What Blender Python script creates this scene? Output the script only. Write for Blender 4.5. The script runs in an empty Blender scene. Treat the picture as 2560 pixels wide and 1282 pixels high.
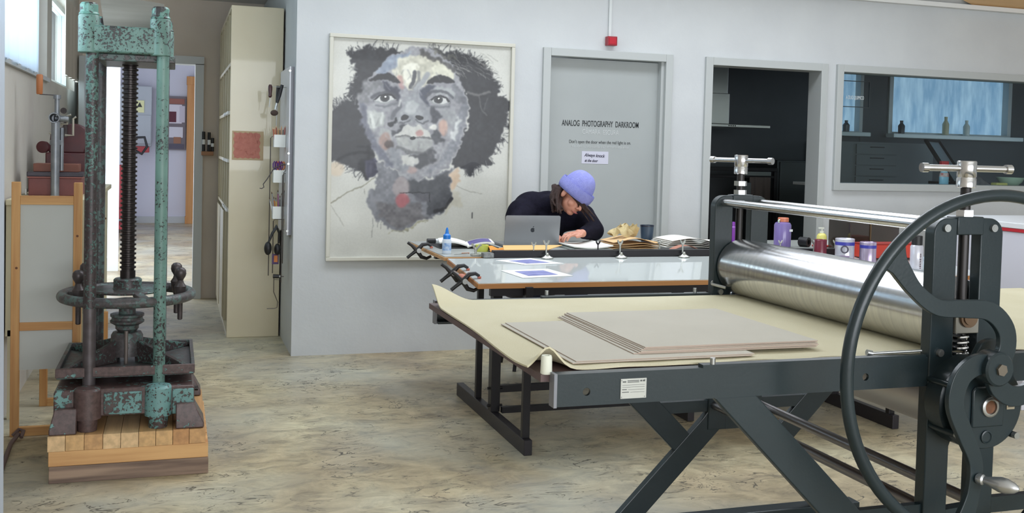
import bpy, bmesh, math, random
import numpy as np
from mathutils import Vector, Matrix
random.seed(7)
scn = bpy.context.scene
COL = scn.collection
PI = math.pi

# ------------------------------------------------------------------ camera
EYE = 1.42
cam_d = bpy.data.cameras.new('camera'); cam = bpy.data.objects.new('camera', cam_d); COL.objects.link(cam)
cam_d.sensor_fit = 'HORIZONTAL'; cam_d.sensor_width = 36.0
cam_d.lens = 36.0 * 2571.0 / 2560.0
cam_d.shift_y = -(641.0 - 465.0) / 2560.0
cam_d.clip_start = 0.05; cam_d.clip_end = 100
pitch, roll, yaw = math.radians(2.08), math.radians(1.49), math.radians(18.2)
cam.matrix_world = (Matrix.Translation((0, 0, EYE)) @ Matrix.Rotation(-yaw, 4, 'Z') @
                    Matrix.Rotation(PI/2 - pitch, 4, 'X') @ Matrix.Rotation(roll, 4, 'Z'))
scn.camera = cam

# ------------------------------------------------------------------ world, daylight, exposure
w = bpy.data.worlds.new('sky'); scn.world = w; w.use_nodes = True
bg = w.node_tree.nodes['Background']; bg.inputs[0].default_value = (0.72, 0.83, 1.0, 1); bg.inputs[1].default_value = 2.5
scn.view_settings.view_transform = 'Standard'; scn.view_settings.look = 'None'
scn.view_settings.gamma = 1.0; scn.view_settings.use_curve_mapping = False
scn.view_settings.exposure = -0.30
def area(name, loc, target, sx, sy, power, col=(1, 1, 1)):
    d = bpy.data.lights.new(name, 'AREA'); d.shape = 'RECTANGLE'; d.size = sx; d.size_y = sy; d.energy = power; d.color = col
    o = bpy.data.objects.new(name, d); COL.objects.link(o); o.location = loc
    o.rotation_euler = (Vector(target) - Vector(loc)).to_track_quat('-Z', 'Y').to_euler(); return o
# daylight only where the place has glazing: windows behind the camera, the glazed roof slope mirrored in the roller,
# the left ribbon windows and the glazed side of the hall; each lies in its own opening
area('window_front_offscreen', (2.6, -4.1, 1.9), (2.6, 5, 1.9), 7.0, 2.0, 390, (0.97, 0.985, 1.0))
area('roof_slope_window_offscreen', (2.7, 5.43, 3.42), (2.7, 5.03, 2.48), 4.8, 1.4, 110, (0.95, 0.975, 1.0))
area('window_left_offscreen', (-0.99, 5.2, 2.13), (2.0, 5.2, 2.13), 3.1, 0.6, 45, (0.82, 0.91, 1.0))
area('window_left_far_daylight', (-0.99, 8.46, 2.13), (2.0, 8.46, 2.13), 1.6, 0.6, 23, (0.82, 0.91, 1.0))
area('hall_window_offscreen', (-1.82, 12.0, 1.65), (1.0, 12.0, 1.65), 4.4, 2.2, 180, (0.92, 0.96, 1.0))

# ------------------------------------------------------------------ materials
def lin(c):
    return tuple((v/255/12.92 if v/255 <= 0.04045 else ((v/255+0.055)/1.055)**2.4) for v in c) + (1,)
MATS = {}
def mat(name, rgb, rough=0.5, metal=0.0, rgb2=None, scale=8, bump=0.0, bscale=60, stretch=(1, 1, 1), thr=None, emit=0, trans=0, alpha=1, detail=4, spec=0.5, coat=0, r2=None):
    if name in MATS: return MATS[name]
    m = bpy.data.materials.new(name); m.use_nodes = True; nt = m.node_tree; N = nt.nodes; L = nt.links
    p = N['Principled BSDF']; p.inputs['Base Color'].default_value = lin(rgb); p.inputs['Roughness'].default_value = rough
    p.inputs['Metallic'].default_value = metal; p.inputs['Specular IOR Level'].default_value = spec
    p.inputs['Coat Weight'].default_value = coat
    if trans: p.inputs['Transmission Weight'].default_value = trans
    if alpha < 1: p.inputs['Alpha'].default_value = alpha
    if emit: p.inputs['Emission Color'].default_value = lin(rgb); p.inputs['Emission Strength'].default_value = emit
    if rgb2 or bump:
        tc = N.new('ShaderNodeTexCoord'); mp = N.new('ShaderNodeMapping'); mp.inputs['Scale'].default_value = stretch
        L.new(tc.outputs['Object'], mp.inputs[0])
    if rgb2:
        nz = N.new('ShaderNodeTexNoise'); nz.inputs['Scale'].default_value = scale; nz.inputs['Detail'].default_value = detail
        L.new(mp.outputs[0], nz.inputs['Vector'])
        rp = N.new('ShaderNodeValToRGB'); a, b = thr or (0.3, 0.7)
        rp.color_ramp.elements[0].position = a; rp.color_ramp.elements[1].position = b
        rp.color_ramp.elements[0].color = lin(rgb); rp.color_ramp.elements[1].color = lin(rgb2)
        L.new(nz.outputs[0], rp.inputs[0]); L.new(rp.outputs[0], p.inputs['Base Color'])
        if emit: L.new(rp.outputs[0], p.inputs['Emission Color'])
        if r2 is not None:
            mr = N.new('ShaderNodeMapRange'); mr.inputs[1].default_value = a; mr.inputs[2].default_value = b
            mr.inputs[3].default_value = rough; mr.inputs[4].default_value = r2
            L.new(nz.outputs[0], mr.inputs[0]); L.new(mr.outputs[0], p.inputs['Roughness'])
    if bump:
        n2 = N.new('ShaderNodeTexNoise'); n2.inputs['Scale'].default_value = bscale; n2.inputs['Detail'].default_value = 3
        L.new(mp.outputs[0], n2.inputs['Vector'])
        b = N.new('ShaderNodeBump'); b.inputs['Strength'].default_value = bump; b.inputs['Distance'].default_value = 0.01
        L.new(n2.outputs[0], b.inputs['Height']); L.new(b.outputs[0], p.inputs['Normal'])
    MATS[name] = m; return m

def wood(name, a, b, axis='Z', rough=0.55, scale=14):
    s = {'X': (0.06, 1, 1), 'Y': (1, 0.06, 1), 'Z': (1, 1, 0.06)}[axis]
    return mat(name, a, rough, rgb2=b, scale=scale, stretch=s, bump=0.15, bscale=50, thr=(0.38, 0.62), detail=7)

def flaked(name, paint, under, amount, paint2=None, s1=26, rough=0.42):
    """old paint flaking off dark rusty iron"""
    m = bpy.data.materials.new(name); m.use_nodes = True; nt = m.node_tree; N = nt.nodes; L = nt.links
    p = N['Principled BSDF']; tc = N.new('ShaderNodeTexCoord')
    def nz(s, d=6, r=0.6):
        n = N.new('ShaderNodeTexNoise'); n.inputs['Scale'].default_value = s; n.inputs['Detail'].default_value = d; n.inputs['Roughness'].default_value = r
        L.new(tc.outputs['Object'], n.inputs['Vector']); return n
    n1, n2, n3 = nz(s1, 7, 0.62), nz(5, 3), nz(60, 3)
    add = N.new('ShaderNodeMath'); add.operation = 'MULTIPLY_ADD'; add.inputs[1].default_value = 0.55
    L.new(n2.outputs[0], add.inputs[0]); L.new(n1.outputs[0], add.inputs[2])
    r = N.new('ShaderNodeValToRGB'); r.color_ramp.elements[0].position = amount; r.color_ramp.elements[1].position = amount + 0.025
    L.new(add.outputs[0], r.inputs[0])
    def mix(c1, c2, fac, a=0.35, b=0.65):
        x = N.new('ShaderNodeValToRGB'); x.color_ramp.elements[0].color = lin(c1); x.color_ramp.elements[1].color = lin(c2)
        x.color_ramp.elements[0].position = a; x.color_ramp.elements[1].position = b; L.new(fac.outputs[0], x.inputs[0]); return x
    cu = mix(under, tuple(min(255, int(v*1.25+4)) for v in under), n3); cp = mix(paint2 or tuple(int(v*0.82) for v in paint), paint, n2)
    mx = N.new('ShaderNodeMix'); mx.data_type = 'RGBA'
    L.new(r.outputs[0], mx.inputs[0]); L.new(cu.outputs[0], mx.inputs[6]); L.new(cp.outputs[0], mx.inputs[7]); L.new(mx.outputs[2], p.inputs['Base Color'])
    p.inputs['Roughness'].default_value = rough
    b = N.new('ShaderNodeBump'); b.inputs['Strength'].default_value = 0.5; b.inputs['Distance'].default_value = 0.004
    L.new(r.outputs[0], b.inputs['Height']); L.new(b.outputs[0], p.inputs['Normal'])
    return m

# ------------------------------------------------------------------ mesh builder
ORG = {}
class MB:
    def __init__(s): s.v = []; s.f = []
    def add(s, vs, fs):
        o = len(s.v); s.v += [tuple(v) for v in vs]; s.f += [tuple(i+o for i in f) for f in fs]; return s
    def bx(s, x0, x1, y0, y1, z0, z1, M=None):
        vs = [(x0,y0,z0),(x1,y0,z0),(x1,y1,z0),(x0,y1,z0),(x0,y0,z1),(x1,y0,z1),(x1,y1,z1),(x0,y1,z1)]
        if M is not None: vs = [M @ Vector(v) for v in vs]
        return s.add(vs, [(3,2,1,0),(4,5,6,7),(0,1,5,4),(1,2,6,5),(2,3,7,6),(3,0,4,7)])
    def bar(s, p0, p1, w, h, up=(0, 0, 1)):
        """rectangular bar from p0 to p1, w across, h along up"""
        a, b = Vector(p0), Vector(p1); d = (b-a).normalized(); u = Vector(up); x = d.cross(u)
        if x.length < 1e-4: x = d.cross(Vector((1, 0, 0)))
        x.normalize(); u = x.cross(d); x *= w/2; u *= h/2
        vs = [a-x-u, a+x-u, a+x+u, a-x+u, b-x-u, b+x-u, b+x+u, b-x+u]
        return s.add(vs, [(0,1,2,3),(7,6,5,4),(0,4,5,1),(1,5,6,2),(2,6,7,3),(3,7,4,0)])
    def cyl(s, p0, p1, r0, r1=None, n=20, cap=True):
        r1 = r0 if r1 is None else r1
        a, b = Vector(p0), Vector(p1); d = (b-a).normalized(); x = d.orthogonal().normalized(); y = d.cross(x)
        vs = []
        for c, r in ((a, r0), (b, r1)):
            for i in range(n):
                t = 2*PI*i/n; vs.append(c + x*r*math.cos(t) + y*r*math.sin(t))
        fs = [(i, (i+1) % n, n+(i+1) % n, n+i) for i in range(n)]
        if cap: fs += [tuple(range(n-1, -1, -1)), tuple(range(n, 2*n))]
        return s.add(vs, fs)
    def tube(s, pts, r, n=10, closed=False, cap=True):
        P = [Vector(p) for p in pts]; m = len(P); R = r if isinstance(r, (list, tuple)) else [r]*m
        vs = []; x = None
        for i in range(m):
            a = P[(i-1) % m] if (closed or i > 0) else P[i]; b = P[(i+1) % m] if (closed or i < m-1) else P[i]
            d = (b-a).normalized()
            x = d.orthogonal().normalized() if x is None else (x - d*x.dot(d)).normalized()
            y = d.cross(x)
            for k in range(n):
                t = 2*PI*k/n; vs.append(P[i] + x*R[i]*math.cos(t) + y*R[i]*math.sin(t))
        fs = []
        for i in range(m if closed else m-1):
            j = (i+1) % m
            fs += [(i*n+k, i*n+(k+1) % n, j*n+(k+1) % n, j*n+k) for k in range(n)]
        if cap and not closed: fs += [tuple(range(n-1, -1, -1)), tuple(range((m-1)*n, m*n))]
        return s.add(vs, fs)
    def lathe(s, prof, c=(0, 0, 0), M=None, n=28, cap=True):
        """prof: (r, h) from bottom to top about +Z at c (or through matrix M)"""
        vs = []
        for r, h in prof:
            for i in range(n):
                t = 2*PI*i/n; v = Vector((max(r, 1e-5)*math.cos(t), max(r, 1e-5)*math.sin(t), h))
                vs.append((M @ v) if M is not None else v + Vector(c))
        k = len(prof)
        fs = [(j*n+i, j*n+(i+1) % n, (j+1)*n+(i+1) % n, (j+1)*n+i) for j in range(k-1) for i in range(n)]
        if cap: fs += [tuple(range(n-1, -1, -1)), tuple(range((k-1)*n, k*n))]
        return s.add(vs, fs)
    def prism(s, poly, a0, a1, plane='XZ'):
        f = {'XZ': lambda p, a: (p[0], a, p[1]), 'XY': lambda p, a: (p[0], p[1], a), 'YZ': lambda p, a: (a, p[0], p[1])}[plane]
        n = len(poly); vs = [f(p, a0) for p in poly] + [f(p, a1) for p in poly]
        fs = [tuple(range(n)), tuple(range(2*n-1, n-1, -1))] + [(i, n+i, n+(i+1) % n, (i+1) % n) for i in range(n)]
        return s.add(vs, fs)
    def sph(s, c, r, n=20, m=12, M=None):
        r = (r, r, r) if not isinstance(r, (tuple, list)) else r
        vs = []; c = Vector(c)
        for j in range(m+1):
            ph = PI*j/m
            for i in range(n):
                t = 2*PI*i/n; v = Vector((r[0]*math.sin(ph)*math.cos(t), r[1]*math.sin(ph)*math.sin(t), r[2]*math.cos(ph)))
                vs.append((M @ v + c) if M is not None else v + c)
        fs = [(j*n+i, (j+1)*n+i, (j+1)*n+(i+1) % n, j*n+(i+1) % n) for j in range(m) for i in range(n)]
        return s.add(vs, fs)
    def sheet(s, fn, nu, nv, thick=0.0):
        """surface fn(u,v)->xyz, given thickness downward along -normal approx (z)"""
        P = [[Vector(fn(i/nu, j/nv)) for i in range(nu+1)] for j in range(nv+1)]
        vs = [p for row in P for p in row]; k = nu+1
        fs = [(j*k+i, j*k+i+1, (j+1)*k+i+1, (j+1)*k+i) for j in range(nv) for i in range(nu)]
        if thick:
            N = [Vector((0, 0, 0)) for _ in vs]
            for f in fs:
                nn = (vs[f[1]]-vs[f[0]]).cross(vs[f[3]]-vs[f[0]])
                for q in f: N[q] += nn
            o = len(vs); lo = [v - (n.normalized()*thick if n.length > 0 else n) for v, n in zip(vs, N)]
            vs = vs + lo; top = list(fs); fs += [tuple(q+o for q in reversed(f)) for f in top]
            bd = [i for i in range(nu)] ; 
            for i in range(nu):
                fs.append((i+1, i, o+i, o+i+1)); a = nv*k+i; fs.append((a, a+1, o+a+1, o+a))
            for j in range(nv):
                a, b = j*k, (j+1)*k; fs.append((a, b, o+b, o+a)); a, b = j*k+nu, (j+1)*k+nu; fs.append((b, a, o+a, o+b))
        return s.add(vs, fs)
    def build(s, name, m, parent=None, smooth=True, bevel=0, seg=2, ang=38, org=None):
        o_ = Vector(ORG.get(parent.name, (0, 0, 0))) if parent is not None else Vector(org or (0, 0, 0))
        me = bpy.data.meshes.new(name); me.from_pydata([tuple(Vector(v)-o_) for v in s.v], [], s.f)
        bm = bmesh.new(); bm.from_mesh(me); bmesh.ops.recalc_face_normals(bm, faces=bm.faces); bm.to_mesh(me); bm.free()
        if m is not None: me.materials.append(m)
        if smooth:
            me.polygons.foreach_set('use_smooth', [True]*len(me.polygons)); me.set_sharp_from_angle(angle=math.radians(ang))
        o = bpy.data.objects.new(name, me); COL.objects.link(o)
        if parent is not None: o.parent = parent; ORG[o.name] = tuple(o_)
        else: o.location = o_; ORG[o.name] = tuple(o_)
        if bevel:
            b = o.modifiers.new('edge', 'BEVEL'); b.width = bevel; b.segments = seg; b.limit_method = 'ANGLE'; b.angle_limit = math.radians(40)
        return o

def tag(o, label, cat, group=None):
    o['label'] = label; o['category'] = cat
    if group: o['group'] = group
    return o
def thing(name, label, cat, loc=(0, 0, 0), group=None):
    o = bpy.data.objects.new(name, None); COL.objects.link(o); o.location = loc; o.empty_display_size = 0.05
    ORG[o.name] = tuple(loc); return tag(o, label, cat, group)
def struct(o): o['kind'] = 'structure'; return o
def copy_tree(o, parent=None):
    c = o.copy(); COL.objects.link(c)
    if parent is not None: c.parent = parent
    for ch in list(o.children): copy_tree(ch, c)
    return c
def text_mesh(name, s, size, M, m, parent, extrude=0.0006, shear=0, bold=0, align='CENTER', width=None):
    c = bpy.data.curves.new(name, 'FONT'); c.body = s; c.size = size; c.extrude = extrude; c.align_x = align; c.shear = shear; c.offset = bold
    t = bpy.data.objects.new(name, c); COL.objects.link(t)
    dg = bpy.context.evaluated_depsgraph_get(); dg.update()
    me = bpy.data.meshes.new_from_object(t.evaluated_get(dg)); bpy.data.objects.remove(t); bpy.data.curves.remove(c)
    o_ = Vector(ORG.get(parent.name, (0, 0, 0))) if parent is not None else Vector()
    if width:
        xs = [v.co.x for v in me.vertices]; k = width/(max(xs)-min(xs)); me.transform(Matrix.Diagonal((k, 1, 1, 1)))
    me.transform(Matrix.Translation(-o_) @ M); me.materials.clear(); me.materials.append(m)
    o = bpy.data.objects.new(name, me); COL.objects.link(o); o.parent = parent; ORG[o.name] = tuple(o_); return o
# upright lettering facing -Y (towards the viewer), baseline centre at loc
def facing(loc): return Matrix.Translation(loc) @ Matrix.Rotation(PI/2, 4, 'X')
def arc(cx, cz, r, a0, a1, n=8): return [(cx+r*math.cos(math.radians(a0+(a1-a0)*i/n)), cz+r*math.sin(math.radians(a0+(a1-a0)*i/n))) for i in range(n+1)]
def axisM(c, d):
    """matrix taking +Z to direction d at point c"""
    return Matrix.Translation(c) @ Vector(d).to_track_quat('Z', 'Y').to_matrix().to_4x4()
# ================================================================== structure
YB = 6.92
white = mat('white_plaster', (203, 206, 207), 0.75, rgb2=(196, 199, 201), scale=3, bump=0.12, bscale=30)
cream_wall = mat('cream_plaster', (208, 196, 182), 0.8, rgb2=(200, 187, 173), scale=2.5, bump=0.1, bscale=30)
left_wall_m = mat('left_plaster', (196, 191, 182), 0.8, rgb2=(180, 171, 164), scale=2.2, thr=(0.45, 0.75), bump=0.1, bscale=30)
grey_paint = mat('grey_door_paint', (168, 173, 172), 0.42, rgb2=(160, 165, 165), scale=2)
frame_paint = mat('grey_frame_paint', (182, 186, 185), 0.4)
dark_kitchen = mat('kitchen_dark_wall', (74, 78, 82), 0.7, rgb2=(66, 70, 74), scale=2)
mid_kitchen = mat('kitchen_grey_wall', (112, 120, 120), 0.7)
white_ceiling = mat('white_ceiling_paint', (226, 226, 224), 0.8)
hall_white = mat('hall_white', (205, 205, 214), 0.75)

def concrete(name, a, b, c, dark):
    m = bpy.data.materials.new(name); m.use_nodes = True; nt = m.node_tree; N = nt.nodes; L = nt.links; p = N['Principled BSDF']
    tc = N.new('ShaderNodeTexCoord')
    def nz(s, d=5, r=0.6, st=(1, 1, 1), dist=0.0):
        mp = N.new('ShaderNodeMapping'); mp.inputs['Scale'].default_value = st; L.new(tc.outputs['Object'], mp.inputs[0])
        n = N.new('ShaderNodeTexNoise'); n.inputs['Scale'].default_value = s; n.inputs['Detail'].default_value = d
        n.inputs['Roughness'].default_value = r; n.inputs['Distortion'].default_value = dist; L.new(mp.outputs[0], n.inputs['Vector']); return n
    def ramp(n, e):
        r = N.new('ShaderNodeValToRGB'); cr = r.color_ramp
        while len(cr.elements) < len(e): cr.elements.new(0.5)
        for el, (q, col) in zip(cr.elements, e): el.position = q; el.color = lin(col) if len(col) == 3 else col
        L.new(n.outputs[0], r.inputs[0]); return r
    base = ramp(nz(1.1, 6, 0.6, dist=0.6), [(0.3, a), (0.48, b), (0.66, c)])
    fine = ramp(nz(7, 8, 0.72, (0.8, 1.3, 1), 0.8), [(0.30, (92, 90, 80)), (0.5, (190, 186, 168)), (0.70, (236, 232, 216))])
    mul = N.new('ShaderNodeMix'); mul.data_type = 'RGBA'; mul.blend_type = 'OVERLAY'; mul.inputs[0].default_value = 0.6
    L.new(base.outputs[0], mul.inputs[6]); L.new(fine.outputs[0], mul.inputs[7])
    # bluish and rosy clouds
    cl = ramp(nz(0.9, 3, 0.5, dist=0.4), [(0.42, (0, 0, 0, 1)), (0.62, (1, 1, 1, 1))])
    mb = N.new('ShaderNodeMix'); mb.data_type = 'RGBA'; mb.inputs[7].default_value = lin((172, 178, 172))
    mm = N.new('ShaderNodeMath'); mm.operation = 'MULTIPLY'; mm.inputs[1].default_value = 0.45; L.new(cl.outputs[0], mm.inputs[0])
    L.new(mm.outputs[0], mb.inputs[0]); L.new(mul.outputs[2], mb.inputs[6])
    # dark trowel scars: thin level lines of a warped noise, kept only in patches
    sc = nz(5.5, 4, 0.55, (0.7, 1.5, 1), 1.6)
    s1 = N.new('ShaderNodeMath'); s1.operation = 'SUBTRACT'; s1.inputs[1].default_value = 0.5; L.new(sc.outputs[0], s1.inputs[0])
    s2 = N.new('ShaderNodeMath'); s2.operation = 'ABSOLUTE'; L.new(s1.outputs[0], s2.inputs[0])
    line = ramp(s2, [(0.0, (1, 1, 1, 1)), (0.019, (0, 0, 0, 1))])
    patch = ramp(nz(3.2, 4, 0.6), [(0.46, (0, 0, 0, 1)), (0.57, (1, 1, 1, 1))])
    pm = N.new('ShaderNodeMath'); pm.operation = 'MULTIPLY'; L.new(line.outputs[0], pm.inputs[0]); L.new(patch.outputs[0], pm.inputs[1])
    md = N.new('ShaderNodeMix'); md.data_type = 'RGBA'; md.inputs[7].default_value = lin(dark)
    m7 = N.new('ShaderNodeMath'); m7.operation = 'MULTIPLY'; m7.inputs[1].default_value = 0.92; L.new(pm.outputs[0], m7.inputs[0])
    L.new(m7.outputs[0], md.inputs[0]); L.new(mb.outputs[2], md.inputs[6]); L.new(md.outputs[2], p.inputs['Base Color'])
    rr = ramp(nz(2.2, 4), [(0.35, (0.34, 0.34, 0.34, 1)), (0.65, (0.55, 0.55, 0.55, 1))]); L.new(rr.outputs[0], p.inputs['Roughness'])
    bp = N.new('ShaderNodeBump'); bp.inputs['Strength'].default_value = 0.12; bp.inputs['Distance'].default_value = 0.01
    L.new(fine.outputs[0], bp.inputs['Height']); L.new(bp.outputs[0], p.inputs['Normal'])
    return m
floor_m = concrete('trowelled_concrete', (150, 135, 114), (174, 162, 138), (192, 186, 164), (56, 56, 50))
struct(MB().bx(-0.95, 10.2, -4.15, 18.7, -0.12, 0).build('floor', floor_m, smooth=False))

wb = MB(); z1, t = 2.66, 7.06
for a, b, c, d in ((0.755, 2.5, 0, z1), (2.5, 3.48, 2.12, z1), (3.48, 3.8, 0, z1), (3.8, 4.83, 2.12, z1), (4.83, 4.95, 0, z1),
                   (4.95, 8.3, 2.13, z1), (4.95, 8.3, 0, 1.18), (8.3, 8.6, 0, z1)):
    wb.bx(a, b, YB, t, c, d)
struct(wb.build('wall_back', white, smooth=False))
struct(MB().bx(0.755, 0.9, 7.06, 9.64, 0, 2.66).build('wall_side_return', white, smooth=False))
# left wall with a high ribbon window
wl = MB()
for a, b, c, d in ((-4.0, 9.64, 0, 1.80), (-4.0, 9.64, 2.45, 3.95), (-4.0, 3.6, 1.8, 2.45), (7.36, 7.62, 1.8, 2.45), (9.3, 9.64, 1.8, 2.45)):
    wl.bx(-0.95, -0.80, a, b, c, d)
struct(wl.build('wall_left', left_wall_m, smooth=False))
# far wall with the doorway to the hall
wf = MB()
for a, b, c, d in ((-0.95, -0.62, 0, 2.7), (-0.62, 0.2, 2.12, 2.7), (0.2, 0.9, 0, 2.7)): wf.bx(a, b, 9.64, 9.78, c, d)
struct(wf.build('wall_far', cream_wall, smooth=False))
struct(MB().bx(8.45, 8.6, -4.0, 6.92, 0, 3.95).build('wall_right', white, smooth=False))
ww = MB()
for a, b, c, d in ((-0.95, 8.6, 0, 0.9), (-0.95, 8.6, 2.9, 4.0), (-0.95, -0.9, 0.9, 2.9), (6.1, 8.6, 0.9, 2.9)): ww.bx(a, b, -4.15, -4.0, c, d)
struct(ww.build('wall_front', white, smooth=False))
# ceiling: white, a sloping part down to the wall, plywood at the far end, opening for the roof light
ce = MB()
ce.bx(-0.95, 8.6, -4.15, 4.0, 3.95, 4.05)
def zs_(y): return 3.95-(y-4.0)*1.25/2.92
for xa, xb, ya, yb in ((-0.95, 0.2, 4.0, 6.92), (5.2, 8.6, 4.0, 6.92), (0.2, 5.2, 4.0, 4.7), (0.2, 5.2, 6.2, 6.92)):
    ce.prism([(ya, zs_(ya)), (yb, zs_(yb)), (yb, zs_(yb)+0.11), (ya, zs_(ya)+0.11)], xa, xb, 'YZ')
ce.bx(-0.95, 8.6, 6.92, 7.06, 2.70, 2.82)
ce.bx(-0.95, 0.9, 7.06, 9.78, 2.67, 2.8)
struct(ce.build('ceiling', white_ceiling, smooth=False))
ply = wood('ceiling_plywood', (222, 186, 140), (205, 166, 118), 'X', 0.6, 5)
struct(MB().prism([(5.72, 4.0), (5.9, 5.2), (5.98, 6.6), (6.05, 6.83), (6.25, 6.905), (8.44, 6.91), (8.44, 4.0)], 0, 0.02, 'XY').build('ceiling_panel', ply, smooth=False))
cp = bpy.data.objects['ceiling_panel']
for v in cp.data.vertices:   # lay the panel on the underside of the slope
    v.co.z = 3.95 - (v.co.y-4.0)*1.25/2.92 - 0.004 - v.co.z
struct(MB().bx(0.9, 8.44, 6.86, 6.92, 2.655, 2.69).build('trim_1', white_ceiling, smooth=False))

# ---- hall beyond the doorway
hl = MB(); hl.bx(-1.9, 1.6, 18.5, 18.65, 0, 3.2); hl.bx(1.45, 1.6, 9.78, 18.5, 0, 3.2); hl.bx(-1.9, 1.6, 9.64, 18.65, 3.2, 3.3)
hl.bx(-1.9, -1.75, 9.78, 18.5, 0, 0.4); hl.bx(-1.9, -1.75, 9.78, 18.5, 2.9, 3.2); hl.bx(-1.9, -1.75, 15.4, 18.5, 0.4, 2.9)
struct(hl.build('wall_hall', hall_white, smooth=False))
struct(MB().bx(-1.75, 1.45, 18.47, 18.5, 0, 0.11).build('baseboard_hall', frame_paint, smooth=False))
df = thing('door_3', '', ''); del df['label'], df['category']; struct(df)
m_ = frame_paint
MB().bx(0.166, 0.24, 9.6, 9.79, 0, 2.10).build('door_jamb', m_, df, smooth=False)
MB().bx(-0.68, -0.594, 9.6, 9.79, 0, 2.10).build('door_jamb', m_, df, smooth=False)
MB().bx(-0.68, 0.24, 9.6, 9.79, 2.095, 2.165).build('door_head', m_, df, smooth=False)

# ---- kitchen behind the portrait wall
kt = MB(); kt.bx(3.62, 10.2, 9.3, 9.45, 0, 1.66); kt.bx(3.62, 10.2, 9.3, 9.45, 2.36, 2.62)
for a, b in ((3.62, 6.4), (6.97, 7.3), (8.95, 10.2)): kt.bx(a, b, 9.3, 9.45, 1.66, 2.36)
kt.bx(3.62, 3.72, 7.06, 9.3, 0, 2.62); kt.bx(10.1, 10.2, 7.06, 9.3, 0, 2.62); kt.bx(3.62, 10.2, 7.06, 9.45, 2.55, 2.65)
struct(kt.build('wall_kitchen', dark_kitchen, smooth=False))
struct(MB().bx(6.95, 10.1, 9.285, 9.3, 0, 1.66).build('wall_kitchen_panel', dark_kitchen, smooth=False))

def frame_rect(name, x0, x1, z0, z1, wd, y0, y1, m, parent, bottom=True):
    for n, a, b, c, d in (('side', x0, x0+wd, z0, z1), ('side', x1-wd, x1, z0, z1), ('head', x0+wd, x1-wd, z1-wd, z1), ('sill', x0+wd, x1-wd, z0, z0+wd)):
        if n == 'sill' and not bottom: continue
        MB().bx(a, b, y0, y1, c, d).build(name+'_'+n, m, parent, smooth=False, bevel=0.003)
# ---- darkroom door
d1 = thing('door_1', '', '', (2.99, YB, 0)); del d1['label'], d1['category']; struct(d1)
frame_rect('door_frame', 2.48, 3.50, 0, 2.147, 0.057, 6.895, 7.07, frame_paint, d1, False)
MB().bx(2.55, 3.44, 6.985, 7.03, 0.005, 2.085).build('door_leaf', grey_paint, d1, smooth=False, bevel=0.002)
MB().bx(3.42, 3.446, 6.93, 6.985, 0.0, 2.09).build('door_stop', frame_paint, d1, smooth=False)
hn = MB().cyl((2.62, 6.985, 1.02), (2.62, 6.93, 1.02), 0.011).cyl((2.62, 6.93, 1.02), (2.74, 6.93, 1.02), 0.009); hn.build('door_handle', mat('steel', (170, 170, 172), 0.3, 1), d1)
ink = mat('black_lettering', (48, 52, 54), 0.6); pale_ink = mat('pale_lettering', (196, 200, 200), 0.6)
xc = 2.970
text_mesh('lettering', 'ANALOG  PHOTOGRAPHY  DARKROOM', 0.060, facing((xc, 6.984, 1.598)), ink, d1, bold=0.0008, width=0.61)
text_mesh('lettering', 'CÂMARA  ESCURA', 0.050, facing((xc, 6.984, 1.541)), pale_ink, d1, width=0.29)
text_mesh('lettering', "Don't open the door when the red light is on.", 0.034, facing((xc, 6.984, 1.473)), ink, d1, width=0.49)
text_mesh('lettering', 'Não abrir a porta quando a luz vermelha está acesa.', 0.030, facing((xc, 6.984, 1.442)), pale_ink, d1, width=0.46)
# ---- open kitchen doorway
d2 = thing('door_2', '', '', (4.3, YB, 0)); del d2['label'], d2['category']; struct(d2)
frame_rect('door_frame', 3.775, 4.845, 0, 2.147, 0.06, 6.895, 7.07, frame_paint, d2, False)
# ---- interior window to the kitchen
w1 = thing('window_1', '', '', (6.4, YB, 1.16)); del w1['label'], w1['category']; struct(w1)
frame_rect('window_frame', 4.93, 8.32, 1.159, 2.148, 0.057, 6.89, 7.08, frame_paint, w1)
def clear_glass(name, tint=(235, 242, 242), k=0.08):
    if name in MATS: return MATS[name]
    m = bpy.data.materials.new(name); m.use_nodes = True; nt = m.node_tree; N = nt.nodes; L = nt.links
    N.remove(N['Principled BSDF']); out = N['Material Output']
    tr = N.new('ShaderNodeBsdfTransparent'); tr.inputs[0].default_value = lin(tint); gl = N.new('ShaderNodeBsdfGlossy'); gl.inputs[1].default_value = 0.02
    fr = N.new('ShaderNodeFresnel'); fr.inputs[0].default_value = 1.5; ad = N.new('ShaderNodeMath'); ad.operation = 'ADD'; ad.inputs[1].default_value = k
    ge = N.new('ShaderNodeNewGeometry'); inv = N.new('ShaderNodeMath'); inv.operation = 'SUBTRACT'; inv.inputs[0].default_value = 1.0; L.new(ge.outputs['Backfacing'], inv.inputs[1])
    fm_ = N.new('ShaderNodeMath'); fm_.operation = 'MULTIPLY'; L.new(fr.outputs[0], fm_.inputs[0]); L.new(inv.outputs[0], fm_.inputs[1]); ad.inputs[1].default_value = 0.0
    L.new(fm_.outputs[0], ad.inputs[0]); mx = N.new('ShaderNodeMixShader'); L.new(ad.outputs[0], mx.inputs[0]); L.new(tr.outputs[0], mx.inputs[1]); L.new(gl.outputs[0], mx.inputs[2])
    L.new(mx.outputs[0], out.inputs[0]); MATS[name] = m; return m
MB().bx(4.985, 8.27, 6.99, 6.996, 1.21, 2.095).build('window_pane', clear_glass('pane_glass'), w1, smooth=False)
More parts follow.
